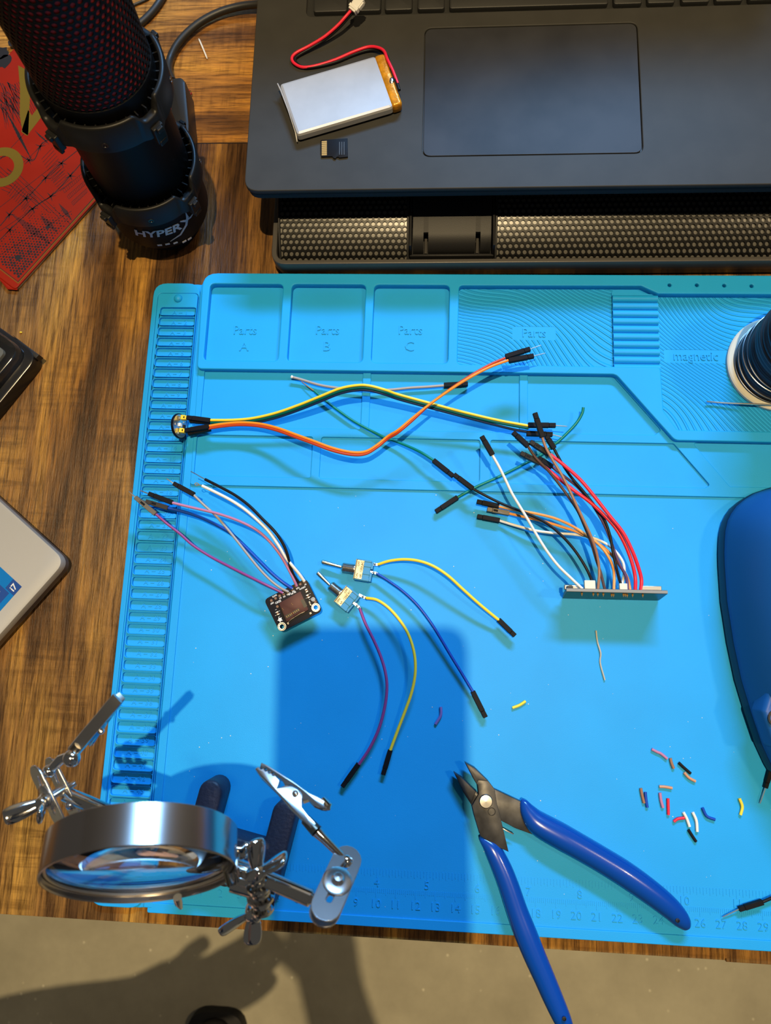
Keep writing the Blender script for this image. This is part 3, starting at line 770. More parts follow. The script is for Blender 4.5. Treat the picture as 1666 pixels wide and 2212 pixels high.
def bline(mb_, pts, w, z=bz):
    if mb_ is ink and any(q[0] < gu+.04 or q[1] < gv+.04 for q in pts):
        if len(pts) == 2: return
        pts = [(max(q[0], gu+.04), max(q[1], gv+.04)) for q in pts]
        if max(q[0] for q in pts) < gu+.05 or max(q[1] for q in pts) < gv+.05 or len(pts) == 2 and (Vector(pts[0])-Vector(pts[1])).length < .02: return
    k = len(pts); p = [Vector(q) for q in pts]; vv = []
    for i in range(k):
        t = (p[min(i+1, k-1)]-p[max(0, i-1)]).normalized(); nn = Vector((-t.y, t.x))*(w[i] if isinstance(w, (list, tuple)) else w)/2
        vv += [p[i]+nn, p[i]-nn]
    mb_.add([(q.x, q.y, z+.004) for q in vv], [(2*i, 2*i+1, 2*i+3, 2*i+2) for i in range(k-1)], Fb)
bl_ = lambda pts: [(((q-cr).dot(e1)), ((q-cr).dot(e2))) for q in zO(pts, bz)]
bline(gold, [(BW, gv), (gu, gv), (gu, BH)], .07); gl0 = (gu+.06, gv+.06)
bline(ink, [(BW, gv+.07), (gu+.07, gv+.07), (gu+.07, BH)], .05)
# gold ring and gold lettering stroke
rc = bl_([(15, 1110)])[0]
ro = [(rc[0]+1.42*math.cos(a)*1.0, rc[1]+1.42*math.sin(a)) for a in [2*PI*i/48 for i in range(48)]]
ri = [(rc[0]+.80*math.cos(a), rc[1]+.82*math.sin(a)) for a in [2*PI*i/48 for i in range(48)]]
gold.add([(x, y, bz+.008) for x, y in ro+ri], [(i, (i+1) % 48, 48+(i+1) % 48, 48+i) for i in range(48)], Fb)
for poly in ([(145, 300), (200, 330), (245, 440), (235, 640), (225, 860), (180, 830), (158, 700), (160, 480)], [(225, 655), (255, 700), (300, 640), (340, 700), (215, 862), (170, 830)]):
    g = bl_(poly); gold.add([(x, y, bz+.008) for x, y in g], [tuple(range(len(g)))], Fb)
# artwork: panel rules, hatching, barbed wire, halftone
for i in range(9): bline(ink, bl_([(0+i*85-200, 1000+i*40), (420+i*85-200, 1380+i*46)]), .03)
for i in range(5): bline(ink, bl_([(0, 1050+i*190), (330+i*60, 700+i*190)]), .03)
for (cx, cy, n_, dx, dy, lx, ly) in ((60, 1130, 7, -8, 26, 70, 30), (330, 1050, 9, 12, 22, 90, -95), (380, 1190, 8, 14, 16, 95, -80), (200, 1240, 7, 8, 20, 60, 40), (60, 1330, 9, 16, 14, 70, -90), (170, 1450, 6, 12, 14, 50, -60), (470, 1400, 12, 9, 8, 40, 80), (320, 1490, 11, 9, 6, 40, 80), (90, 1480, 12, 18, 10, 140, 150), (40, 650, 9, 12, 26, 120, 200), (20, 480, 12, 16, -6, 150, 300), (240, 500, 6, 6, 22, 40, 60), (280, 820, 6, 14, 12, 40, 50)):
    for i in range(n_): bline(ink, bl_([(cx+i*dx, cy+i*dy), (cx+i*dx+lx, cy+i*dy+ly)]), .028)
random.seed(3)
for i in range(46):
    a = random.uniform(-.2, .9); x = random.uniform(-20, 120); y = random.uniform(430, 640)
    bline(ink, bl_([(x, y), (x+150*math.cos(a+.7), y+170*math.sin(a+.7))]), [.045, .008])
for wv_ in ([(0, 1580), (120, 1440), (240, 1330), (380, 1180), (490, 1080), (640, 960)], [(0, 1690), (130, 1560), (300, 1410), (420, 1330), (560, 1180), (680, 1040)], [(0, 1040), (120, 1000), (260, 1060), (330, 930), (420, 870)]):
    pth = bl_(wv_); sp = smooth_path([(p[0], p[1], 0) for p in pth], 8); bline(ink, [(p.x, p.y) for p in sp], .055)
    for k in range(5, len(sp)-2, 9):
        c = sp[k]
        for a in range(5): 
            an = a*PI/2.5+random.random()*.6; bline(ink, [(c.x-.05*math.cos(an), c.y-.05*math.sin(an)), (c.x+.38*math.cos(an), c.y+.38*math.sin(an))], [.10, .01])
for r_ in range(3):
    bline(ink, bl_([(500+r_*35, 1290+r_*50), (690, 1130+r_*75)]), .02); bline(ink, bl_([(515+r_*35, 1315+r_*50), (695, 1160+r_*75)]), .02)
    for i in range(14):
        t = i/13; bline(ink, bl_([(500+r_*35+t*(190-r_*35), 1290+r_*50-t*(160-r_*25)), (515+r_*35+t*(180-r_*35), 1315+r_*50-t*(155-r_*25))]), .02)
for i in range(26):
    for j in range(16):
        u = gu+.35+i*.20+(j % 2)*.10; v = gv+.3+j*.17
        s = .085*(1-((i*.2/5.2)**2+(j*.17/2.9)**2)*.75)+random.uniform(-.02, .02)
        if s > .02: ink.add([(u+s*math.cos(a), v+s*math.sin(a), bz+.004) for a in [PI/4*k for k in range(8)]], [tuple(range(8))], Fb)
for (x, y, r) in ((140, 1830, .22), (380, 1590, .14), (95, 120, .30), (30, 270, .55), (10, 200, .5)):
    p = bl_([(x, y)])[0]; m_ = [(p[0]+r*(.7+.5*random.random())*math.cos(a), p[1]+r*(.7+.5*random.random())*math.sin(a), bz+.005) for a in [2*PI*k/14 for k in range(14)]]
    ink.add(m_, [tuple(range(14))], Fb)
ink.build('printed_artwork', 'ink', book); gold.build('gold_artwork', 'book_gold', book)

# ================================================================ CLEAR CASE AND SILVER LAPTOP AT LEFT
c0 = zQ([(845, 950)], -.3)[0]; ce = (zQ([(0, 1990)], -.3)[0]-c0).normalized(); cf = Vector((ce.y, -ce.x, 0))
if cf.x > 0: cf = -cf
Fc = Matrix((ce, cf, ce.cross(cf))).transposed().to_4x4()
if ce.cross(cf).z < 0: Fc = Matrix((ce, cf, Vector((0, 0, 1)))).transposed().to_4x4()
Fc.translation = Vector((c0.x, c0.y, 0))-ce*.45
case = thing('plastic_case', 'clear lidded plastic case on a black tray at the left edge above the silver laptop', 'case', c0+ce*4+cf*4)
def crect(d, l=9, w=8): return rpoly([(d, d), (l, d), (l, w), (d, w)], [.9, .3, .3, .6], 6)
MB().prism(crect(0), TZ, .65, ch=.12, chb=.1, Mx=Fc).build('tray', 'black_gloss', case)
MB().prism(rpoly([(.25, .55), (9, .55), (9, 8), (.25, 8)], [.9, .3, .3, .6], 6), .6, 1.5, ch=.35, Mx=Fc).build('clear_lid', 'clear', case)
MB().prism(crect(1.5), 1.48, 1.75, ch=.12, Mx=Fc).build('lid_step', 'clear', case)
MB().prism(rpoly([(1.0, 1.5), (8.5, 1.5), (8.5, 7.6), (1.0, 7.6)], .3), .66, .95, Mx=Fc).build('insert', 'insert', case)
ft2 = MB()
for i in range(4): ft2.box((4.6, 1.7+.32*i, 1.02), (6.4, .09, .1), Fc)
ft2.build('insert_ribs', 'steel', case)
MB().box((1.5, -.0, .45), (.01, .01, .01), Fc)
lq = zQ([(245, 305), (560, 545), (795, 715), (730, 790), (600, 700)], .5)
MB().prism([p[:2] for p in lq], .1, .6, ch=.05).build('latch', 'black', case)

s0, s1, s2 = zS([(392, 1580), (0, 1225), (0, 2018)], 1.1)
sa = (s1-s0).normalized(); sb = Vector((-sa.y, sa.x, 0))
if sb.dot(s2-s0) < 0: sb = -sb
sl = thing('silver_laptop', 'silver laptop corner with a blue processor sticker, poking in at the left edge', 'laptop', s0+sa*6+sb*6)
Fs = Matrix((sa, sb, sa.cross(sb))).transposed().to_4x4(); Fs.translation = Vector((s0.x, s0.y, 0))
MB().prism(rpoly([(0, 0), (14, 0), (14, 20), (0, 20)], .75, 7), .55, 1.1, ch=.06, Mx=Fs).build('palm_rest', 'silver_lap', sl)
MB().prism(rpoly([(.05, .05), (14, .05), (14, 20), (.05, 20)], .8, 7), TZ+.1, .56, chb=.3, Mx=Fs).build('bottom_shell', 'silver_edge', sl)
for x, y in ((2, 2), (12, 2), (2, 18), (12, 18)): MB().lathe([(.4, TZ), (.4, TZ+.45)], 12, Fs @ T(x, y)).build('rubber_foot', 'black_matte', sl)
# sticker: right corner at (130,1735) of the crop, lower corner at (0,1885)
k0, k1, k2 = zS([(131, 1735), (-5, 1888), (0, 1637)], 1.1)
kx_ = (k0-k1).normalized(); ky_ = Vector((-kx_.y, kx_.x, 0)); Fk = Matrix((kx_, ky_, Vector((0, 0, 1)))).transposed().to_4x4(); Fk.translation = Vector((k0.x, k0.y, 1.1))
hk = abs((k2-k0).dot(ky_))
MB().prism(rpoly([(-4.2, 0), (0, 0), (0, 3.0), (-4.2, 3.0)], .03), -.01, .012, Mx=Fk).build('sticker', 'sticker', sl)
st = [o for o in bpy.data.objects if o.name.startswith('sticker')][0]
MB().box((-.32, .34, .012), (.64, .68, .006), Fk).box((-2.3, .9, .012), (3.2, 1.2, .004), Fk).build('sticker_panel', 'sticker_dark', st)
MB().add(*text('i7', .50, .006, bold=.01), Fk @ T(-.33, .32, .014)).add(*text('CORE', .62, .006, bold=.012, align='RIGHT'), Fk @ T(-.95, .95, .014)).build('sticker_print', 'white_print', st)

# ================================================================ SOLDER SPOOL
sx, sy = 31.44, -3.65
sp_ = thing('solder_spool', 'ivory spool wound with grey solder wire, standing in the rippled tray at the right edge', 'spool', (sx, sy, 0))
MB().lathe([(0, .012), (2.70, .012), (2.77, .06), (2.77, .24), (2.70, .30), (0, .30)], 72, T(sx, sy)).build('lower_flange', 'spool_white', sp_)
MB().lathe([(0, 6.1), (2.70, 6.1), (2.77, 6.16), (2.77, 6.34), (2.70, 6.4), (.9, 6.4)], 72, T(sx, sy), closed=False).build('upper_flange', 'spool_white', sp_)
prof = [(1.6, .3)]; z = .36; random.seed(11)
while z < 6.05:
    r0 = 2.34-.10*(1 if 1.5 < z < 2.6 else 0)-.06*(z > 3.4)+random.uniform(-.035, .035); p_ = .085 if random.random() < .55 else .24
    for k in range(5): prof.append((r0-.035+.045*math.sin(PI*(k+.5)/5), z+p_*(k+.5)/5))
    z += p_
prof.append((1.6, 6.1))
MB().lathe(prof, 90, T(sx, sy), closed=False).build('wound_solder', 'solder_wire', sp_, smooth=70)
for zz, r, tl in ((.42, 2.42, .03), (.9, 2.42, .16), (1.42, 2.40, -.1), (1.9, 2.36, .2)):
    MB().tube([(sx+r*math.cos(a), sy+r*math.sin(a), zz+tl*math.sin(a)) for a in [2*PI*k/72 for k in range(73)]], .045, 8, cap=False).build('loose_strand', 'solder_strand', sp_)
q = full([(1527, 867.5, .22), (1545, 869, .2), (1575, 871, .25), (1605, 872, .33), (1635, 873, .4), (1666, 874.5, .42)])
MB().tube(smooth_path(q+[Vector((sx, sy-2.45, .5)), Vector((sx+1.2, sy-2.2, .6))]), .05, 8).build('free_end', 'tin', sp_)

# ================================================================ BLUE HOUSING AT RIGHT
base_o = [zN([p], 0)[0] for p in ((496, 45), (410, 72), (330, 100), (270, 138), (220, 180), (188, 225), (165, 270), (150, 335), (145, 400), (143, 475), (145, 550), (160, 780), (200, 1040), (250, 1280), (310, 1480), (380, 1690), (440, 1820), (496, 1915))]
bo = [(p.x, p.y) for p in base_o]+[(30.6, -27.2), (32.2, -28.2), (34.6, -28.4), (36.6, -27.4), (38.2, -25.2), (39.6, -21), (40.2, -16.5), (39.8, -13.0), (38.2, -11.0), (35.5, -10.35), (33, -10.4)]
hc = Vector((34.0, -18.5)); hs = thing('tool_housing', 'big rounded navy blue plastic housing lying at the right edge of the mat', 'tool', (hc.x, hc.y, 0))
def hring(sc, z, dx=0): return [(hc.x+(x-hc.x)*sc+dx, hc.y+(y-hc.y)*(sc*.5+.5*sc), z) for x, y in bo]
def loft(rings, cap=True):
    m = len(rings[0]); v = [p for r in rings for p in r]; f = [(i*m+j, i*m+(j+1) % m, (i+1)*m+(j+1) % m, (i+1)*m+j) for i in range(len(rings)-1) for j in range(m)]
    if cap: f += [tuple(range(m))[::-1], tuple(range((len(rings)-1)*m, len(rings)*m))]
    return v, f
MB().add(*loft([hring(.985, .135), hring(1.0, .2), hring(1.0, .85), hring(.99, .95)])).build('lower_shell', 'housing_base', hs, smooth=50)
MB().add(*loft([hring(.985, .9), hring(.995, 1.0), hring(.985, 1.5), hring(.955, 2.3), hring(.90, 3.2), hring(.80, 4.1), hring(.66, 4.8), hring(.48, 5.3), hring(.25, 5.55), hring(.05, 5.6)])).build('upper_shell', 'housing', hs, smooth=60)
pn = zN([(418, 1480), (455, 1360), (520, 1330), (600, 1500), (600, 1720), (500, 1720)], 2.4)
MB().prism(rpoly([p[:2] for p in pn], .3), 1.6, 2.75, ch=.22).build('grip_panel', 'housing', hs, smooth=60)
q = zN([(535, 1530)], 2.8)[0]
MB().lathe([(.42, 2.7), (.42, 2.82), (.32, 2.82), (.30, 2.6), (0, 2.6)], 20, T(q.x, q.y), closed=False).build('button', 'black_gloss', hs)

# ================================================================ LOOSE JUMPER LEADS
def lead(label, at, cat='jumper wire', group='loose jumper wires', name='jumper_wire'): return thing(name, label, cat, at, group)
q = zA([(942, 629, .35), (1000, 645, .3), (1100, 675, .28), (1200, 692, .28), (1300, 700, .3), (1400, 708, .3), (1520, 703, .28)])+zB([(0, 538, .26), (60, 532, .26), (130, 528, .26), (205, 522, .26)])
g1 = lead('grey brown jumper wire lying behind the yellow pair, dark plug on its right end', q[5]); wire(g1, q, 'grey', .078)
plug(g1, *zB([(205, 522, .26), (312, 516, .26)])); MB().tube(zA([(938, 626, .36), (948, 632, .34)]), .085, 8).build('cut_end', 'w_white', g1)
q = zA([(1070, 708, .35), (1130, 760, .32), (1200, 815, .3), (1300, 885, .3), (1400, 940, .32), (1480, 980, .36)])+zB([(0, 775, .45), (60, 800, .6), (110, 825, .75), (160, 857, .85)])
g2 = lead('longer green jumper wire with a bare upper left tip, plugged into a black lead', q[4]); wire(g2, q, 'green', .08)
MB().tube(zA([(998, 655, .25), (1035, 684, .3), (1072, 710, .35)]), [.02, .03, .035], 6).build('bare_tip', 'gold', g2); plug(g2, *zB([(158, 857, .85), (247, 928, .95)]))
q = zB([(828, 620, .9), (822, 648, .8), (797, 690, .65), (745, 745, .5), (700, 785, .42), (640, 830, .38), (560, 875, .36), (450, 930, .34), (350, 975, .3), (265, 1023, .28)])
g3 = lead('shorter green jumper wire curving up at right, black plug on its lower left end', q[5]); wire(g3, q, 'green', .08)
plug(g3, *zB([(266, 1022, .28), (168, 1086, .28)]))
qa, qb = full([(1663, 1672, .3), (1654, 1702, .22)]); h1 = lead('short black pin lead sticking out from under the navy housing', qb, group=None)
plug(h1, qa+(qa-qb)*.6, qb, P(1642, 1736, .16), w=.2)
qa, qb = full([(1648, 1948, .25), (1596, 1964, .22)]); h2 = lead('black pin lead by the ruler at the lower right corner, pin pointing left', qb, group=None)
plug(h2, qa, qb, P(1561, 1981, .12), w=.24); wire(h2, full([(1646, 1949, .25), (1660, 1943, .27), (1700, 1926, .3), (1760, 1900, .3)]), 'black', .08)

# round sensor board and its two plugged pairs
c = zA([(288, 915)], .85)[0]; rs = thing('round_sensor_board', 'small round black circuit board standing on edge beside the numbered strip', 'circuit board', (c.x, c.y, .1))
nv = Vector((.96, .05, .28)).normalized(); Fr = frame(c, Vector((0, 1, 0)), nv)
MB().lathe([(0, -.06), (.70, -.06), (.72, -.03), (.72, .05), (.70, .07), (0, .07)], 36, Fr).build('board', 'pcb_black', rs)
MB().lathe([(.62, .07), (.66, .075), (.66, .08), (.62, .08)], 36, Fr).build('silver_rim_print', 'tin', rs)
MB().box((.05, .05, .12), (.2, .2, .1), Fr).build('sensor_chip', 'white', rs, bevel=.02)
MB().box((.0, -.35, .1), (.34, .16, .08), Fr).build('chip', 'black', rs, bevel=.01)
for a, b in (((300, 866, 1.0), (332, 868, 1.0)), ((292, 940, .9), (322, 944, .9))):
    u, v = zA([a, b]); plug(rs, u, v, name='pin_header', m='header_yellow', w=.26)
for i in range(5): MB().box((.45*math.cos(i*1.3+.3), .45*math.sin(i*1.3+.3), .09), (.1, .06, .05), Fr).build('solder_pad', 'tin', rs)

Y1 = zA([(468, 880, 1.0), (600, 879, 1.05), (720, 868, 1.15), (850, 838, 1.35), (980, 793, 1.65), (1100, 745, 1.95), (1220, 697, 2.2), (1320, 678, 2.3), (1390, 680, 2.3), (1480, 703, 2.2)])+zB([(0, 562, 1.85), (150, 603, 1.6), (300, 643, 1.4), (450, 678, 1.25), (582, 702, 1.2)])
jp = lead('yellow, green and blue jumper wires in one bent strip arching across the middle trays', Y1[7], group=None, name='jumper_ribbon')
wire(jp, Y1, 'yellow', .075); wire(jp, [p+Vector((0.02, -.13, -.06)) for p in Y1], 'dgreen', .075)
nb = [p+Vector((.03, -.22, -.16)) for p in Y1[:-2]]+zB([(500, 715, 1.0), (578, 730, .95)]); wire(jp, nb, 'navy', .075)
plug(jp, *zA([(470, 884, 1.0), (334, 866, 1.0)])); plug(jp, *zA([(468, 892, .76), (350, 884, .76)]))
plug(jp, *zB([(580, 700, 1.2), (704, 701, 1.25), (756, 705, 1.25)])); plug(jp, *zB([(574, 737, .95), (690, 742, .95), (732, 752, .9)]))
O1 = zA([(462, 914, 1.0), (540, 902, 1.0), (650, 894, 1.05), (760, 902, 1.15), (860, 926, 1.3), (960, 962, 1.5), (1070, 1002, 1.65), (1180, 1042, 1.7), (1290, 1066, 1.7), (1370, 1062, 1.7), (1435, 1026, 1.75), (1500, 974, 1.85)])+zB([(0, 722, 2.2), (60, 672, 2.35), (150, 600, 2.55), (250, 530, 2.65), (340, 476, 2.6), (420, 436, 2.45), (492, 410, 2.3)])
jo = lead('orange and red jumper wires in one bent strip crossing over the yellow strip', O1[8], group=None, name='jumper_ribbon')
wire(jo, O1, 'orange', .075); O2 = [p+Vector((-.02, -.145, -.02)) for p in O1[:-5]]+[p+Vector((-.07, -.06+.06*i, -.03)) for i, p in enumerate(O1[-5:-1])]+zB([(478, 400, 2.3)]); wire(jo, O2, 'orangered', .075)
plug(jo, *zA([(464, 918, 1.0), (322, 942, .9)])); plug(jo, *zA([(470, 930, .74), (340, 958, .66)]))
plug(jo, *zB([(494, 412, 2.3), (606, 391, 2.35), (658, 378, 2.35)])); plug(jo, *zB([(480, 395, 2.3), (590, 360, 2.35), (640, 342, 2.35)]))

# ================================================================ CARD READER BOARD
def onplane(px, py, F):
    d = ROT @ Vector(((px-833.0)/FPX, -(py-1106.0)/FPX, -1.0)); n_ = F.to_3x3().col[2]; o_ = F.translation
    p = CAM+d*((o_-CAM).dot(n_)/d.dot(n_)); return F.inverted() @ p
k = zM([(470, 1322, .95), (1402, 845, .95), (1068, 72, 1.15), (172, 560, 1.15)])
ux = (k[1]-k[0]).normalized(); uy = (k[3]-k[0]).normalized(); un = ux.cross(uy).normalized()
FM = frame(k[0], ux, un)
def pm(x, y): return onplane(560+.09604*x, 1240+.09604*y, FM)
bw = (pm(1402, 845).x+pm(1068, 72).x)/2; bh = (pm(172, 560).y+pm(1068, 72).y)/2
cr_ = thing('card_reader_board', 'small black card reader board with brown slot and six soldered wires, left of the switches', 'circuit board', (k[0].x, k[0].y, 0))
h1_, h2_ = pm(512, 1182), pm(1272, 752)
bdv, bdf = slab(rect(0, 0, bw, bh, .26, 6), [circ(h1_.x, h1_.y, .12), circ(h2_.x, h2_.y, .12)], -.16, 0, .01)
brd = MB().add(bdv, bdf, FM).build('circuit_board', 'pcb_black', cr_, smooth=50)
for h in (h1_, h2_):
    MB().lathe([(.125, -.165), (.125, .004), (.17, .006)], 24, FM @ T(h.x, h.y), closed=False).lathe([(.20, .002), (.20, .007), (.225, .007), (.225, .002)], 28, FM @ T(h.x, h.y), closed=False).build('plated_hole', 'tin', brd)
sq = [pm(*p) for p in ((452, 655), (935, 385), (1118, 800), (1040, 850), (940, 880), (820, 935), (700, 1030), (628, 1075))]
MB().prism([(p.x, p.y) for p in sq], .005, .14, ch=.015, Mx=FM).build('card_slot', 'chip', brd)
for a, b, c_, d_ in (((585, 930), (735, 860), (760, 930), (625, 1000)), ((755, 840), (895, 760), (930, 820), (790, 900))):
    qq = [pm(*p) for p in (a, b, c_, d_)]; MB().prism([(p.x, p.y) for p in qq], .138, .143, Mx=FM).build('contact_window', 'black_gloss', brd)
ct = MB()
for i in range(8):
    p = pm(632+i*38-(6 if i > 2 else 0), 958-i*22); ct.box((p.x, p.y, .145), (.03, .085, .006), FM)
for p in ((740, 658), (760, 685), (535, 775), (550, 800)): u = pm(*p); ct.box((u.x, u.y, .145), (.025, .025, .012), FM)
ct.build('slot_contacts', 'gold', brd)
pts_ = [pm(*p) for p in ((660, 1080), (740, 1010), (840, 945), (930, 890), (1030, 845))]
MB().tube(smooth_path([FM @ Vector((p.x, p.y, .13)) for p in pts_]), .014, 6).build('slot_edge', 'brass_plate', brd)
u = pm(850, 590)
qq = [pm(*p) for p in ((940, 590), (1010, 555), (1090, 720), (1020, 760))]; MB().prism([(p.x, p.y) for p in qq], .1, .15, Mx=FM).build('card_latch', 'black_gloss', brd)
for (x, y, w_, h_) in ((1070, 370, .11, .13), (1105, 500, .10, .16), (420, 880, .10, .16), (1140, 640, .06, .08), (1160, 690, .06, .05), (1160, 880, .10, .07), (655, 1110, .08, .07)):
    u = pm(x, y); MB().box((u.x, u.y, .04), (w_, h_, .08), FM).build('small_component', 'ceramic', brd, bevel=.008)
    MB().box((u.x, u.y+h_*.45, .045), (w_*1.02, h_*.2, .085), FM).box((u.x, u.y-h_*.45, .045), (w_*1.02, h_*.2, .085), FM).build('component_ends', 'tin', brd)
for x, y in ((275, 595), (370, 545), (462, 490), (550, 450), (650, 400), (740, 345), (830, 270), (925, 225), (1020, 180), (410, 730), (1262, 622)):
    u = pm(x, y); MB().lathe([(.045, .004), (.07, .006), (.07, .0)], 14, FM @ T(u.x, u.y), closed=False).lathe([(0, .003), (.045, .003)], 14, FM @ T(u.x, u.y), closed=False).build('solder_hole', 'ceramic', brd)
pr_ = MB()
RT = RZ(PI)
def btxt(s, x, y, size, **kw):
    u = pm(x, y); pr_.add(*text(s, size, .004, bold=.004, **kw), FM @ T(u.x, u.y, .002) @ RT)
for s, x, y in (('3V', 1040, 232), ('CLK', 868, 318), ('D0', 770, 385), ('CMD', 665, 445), ('D3', 565, 505), ('D1', 475, 540), ('DAT2', 345, 492), ('DET', 290, 655)): btxt(s, x, y, .105)
btxt('micro', 975, 318, .15); btxt('SD SPI or', 745, 435, .11); btxt('SDIO', 425, 625, .15)
u = pm(470, 1025); st_ = [(u.x+(.17 if i % 2 == 0 else .075)*math.cos(PI*i/5+.5), u.y+(.17 if i % 2 == 0 else .075)*math.sin(PI*i/5+.5)) for i in range(10)]
pr_.prism(rpoly(st_, .03, 2), .001, .005, Mx=FM)
u = pm(1215, 568); pr_.lathe([(.08, .001), (.08, .005), (.105, .005), (.105, .001)], 20, FM @ T(u.x, u.y), closed=False).lathe([(.02, .001), (.02, .005), (.05, .005), (.05, .001)], 14, FM @ T(u.x, u.y), closed=False)
for cx, cy in ((1110, 490), (418, 880)):
    for i in range(6): u = pm(cx-40+(i % 2)*70, cy-80+i*32); pr_.box((u.x, u.y, .003), (.10, .014, .004), FM)
pr_.build('white_legend', 'white_print', brd)
def bend(x, y): u = pm((560 and (260+.30012*x-560)/.09604), (1000+.30012*y-1240)/.09604); return FM @ Vector((u.x, u.y, .02))
def soldered(pts, end, col, r=.075, lab=None):
    o = wire(cr_, zC(pts)+[bend(*end)], col, r, label=lab); b = bend(*end)
    MB().ball(b, .07, (1, 1, .8), 6).build('solder_joint', 'solder', o); return o
w = soldered([(255, 367, 1.55), (340, 440, 1.3), (430, 510, 1.2), (520, 590, 1.15), (640, 668, 1.1), (760, 732, 1.15), (900, 803, 1.25), (1040, 872, 1.3)], (1172, 936), 'purple', lab='purple wire')
plug(w, *zC([(256, 368, 1.55), (110, 248, 1.7), (60, 204, 1.75)]), m='litgrey')
w = soldered([(345, 325, 1.05), (450, 350, 1.0), (560, 385, 1.0), (680, 440, 1.05), (790, 503, 1.1), (880, 585, 1.2), (980, 685, 1.3), (1080, 785, 1.35), (1160, 852, 1.3)], (1238, 905), 'blue', .095, lab='blue wire')
plug(w, *zC([(346, 326, 1.05), (186, 278, 1.05), (160, 268, 1.05)]), m='mudbrown')
w = soldered([(370, 285, 1.8), (480, 312, 1.75), (600, 340, 1.75), (720, 370, 1.8), (860, 420, 1.9), (980, 482, 1.95), (1070, 560, 1.95), (1150, 660, 1.8), (1210, 762, 1.6), (1250, 842, 1.35)], (1270, 886), 'lilac', lab='pink purple wire')
plug(w, *zC([(376, 286, 1.8), (205, 222, 1.85), (142, 198, 1.85)]))
w = soldered([(524, 226, 1.9), (600, 300, 1.7), (680, 372, 1.55), (760, 462, 1.5), (840, 560, 1.5), (920, 662, 1.5), (1000, 760, 1.5), (1080, 842, 1.4), (1150, 897, 1.3)], (1210, 928), 'grey', .07, lab='grey wire')
plug(w, *zC([(532, 228, 1.9), (384, 148, 2.0), (332, 112, 2.05)]))
w = soldered([(590, 165, 1.9), (680, 208, 2.0), (790, 265, 2.15), (890, 330, 2.25), (980, 405, 2.3), (1070, 495, 2.25), (1140, 595, 2.1), (1190, 680, 1.9), (1240, 742, 1.7), (1290, 802, 1.4)], (1325, 852), 'white', .085, lab='white wire')
q = zC([(595, 167, 1.9), (570, 158, 1.85), (550, 162, 1.82), (538, 155, 1.8), (540, 146, 1.8), (555, 146, 1.82), (565, 154, 1.84)]); MB().tube(smooth_path(q, 5), .022, 6).build('bare_loop', 'gold', w)
w = soldered([(610, 118, 2.1), (720, 174, 2.2), (830, 235, 2.3), (930, 310, 2.4), (1020, 400, 2.45), (1110, 492, 2.4), (1170, 580, 2.2), (1203, 660, 2.0), (1222, 742, 1.7), (1250, 812, 1.4)], (1285, 862), 'black', .08, lab='black wire')
q = zC([(612, 119, 2.1), (575, 98, 2.05), (540, 78, 2.0), (508, 62, 1.95)]); MB().tube(smooth_path(q, 4), .026, 6).build('bare_end', 'tin', w)

# ================================================================ TOGGLE SWITCHES
def toggle(label, tip, neck, bc, term, pts_wires, plate_txt):
    a = zD([tip], .42)[0]; c = zD([bc], .4)[0]; d = (c-zD([neck], .42)[0]); d.z = 0; d.normalize()
    F = frame(Vector((c.x, c.y, 0)), d, (0, 0, 1)); t = thing('toggle_switch', label, 'switch', (c.x, c.y, 0), 'toggle switches')
    body = MB().box((.02, 0, .38), (.80, 1.16, .70), F).build('body', 'blue_switch', t, bevel=.03)
    rb = MB()
    for y, w_ in ((-.47, .16), (-.1, .22), (.3, .2), (.52, .1)): rb.box((.22, y, .73), (.44, w_, .06), F)
    for y, w_ in ((-.3, .5), (.32, .4)): rb.box((.46, y, .4), (.16, w_, .5), F)
    rb.build('moulded_ribs', 'blue_switch', body, bevel=.015)
    pl = MB().box((-.16, 0, .745), (.42, 1.04, .035), F).box((-.40, 0, .42), (.05, 1.1, .66), F).build('cover_plate', 'brass_plate', t, bevel=.02)
    lt = MB(); 
    for s, y, x in (('ON', -.34, -.24), ('OFF', .30, -.24), ('125V AC', .16, -.05), ('6A', -.34, -.05)): lt.add(*text(s, .16, .012, bold=.004), F @ T(x, y, .757) @ RZ(PI/2))
    lt.build('stamped_print', 'ink', pl)
    R4 = F @ T(-.42, 0, .42) @ Matrix.Rotation(-PI/2, 4, 'Y'); pf = [(0, 0), (.29, 0), (.29, .06), (.24, .08)]
    for i in range(11): pf += [(.285, .10+i*.058), (.245, .129+i*.058)]
    pf += [(.2, .76), (0, .78)]
    MB().lathe(pf, 28, R4, closed=False).build('threaded_bushing', 'steel', t, smooth=30)
    l0 = F @ Vector((-1.12, 0, .44)); MB().tube([l0, l0.lerp(a, .3), l0.lerp(a, .8), l0.lerp(a, .95), a], [.085, .095, .125, .12, .06], 16).build('lever', 'steel', t)
    for i, (p0, p1) in enumerate(term):
        u, v = zD([p0, p1], .5); Ft = frame((u+v)/2, v-u, (0, 0, 1)); m_ = MB().box((0, 0, 0), ((v-u).length+.1, .13, .035), Ft)
        tm = m_.build('terminal', 'tin', t); MB().ball(v, .09, (1, 1, .8), 6).ball(v.lerp(u, .5)+Vector((0, 0, .02)), .07, (1, 1, .7), 6).build('solder_blob', 'solder', tm)
    for col, pts, pa, pb, pz in pts_wires:
        o = wire(t, zD(pts), col, .08, label=col+' wire'); plug(o, *zD([(pa[0], pa[1], pz), (pb[0], pb[1], pz)]))
    return t
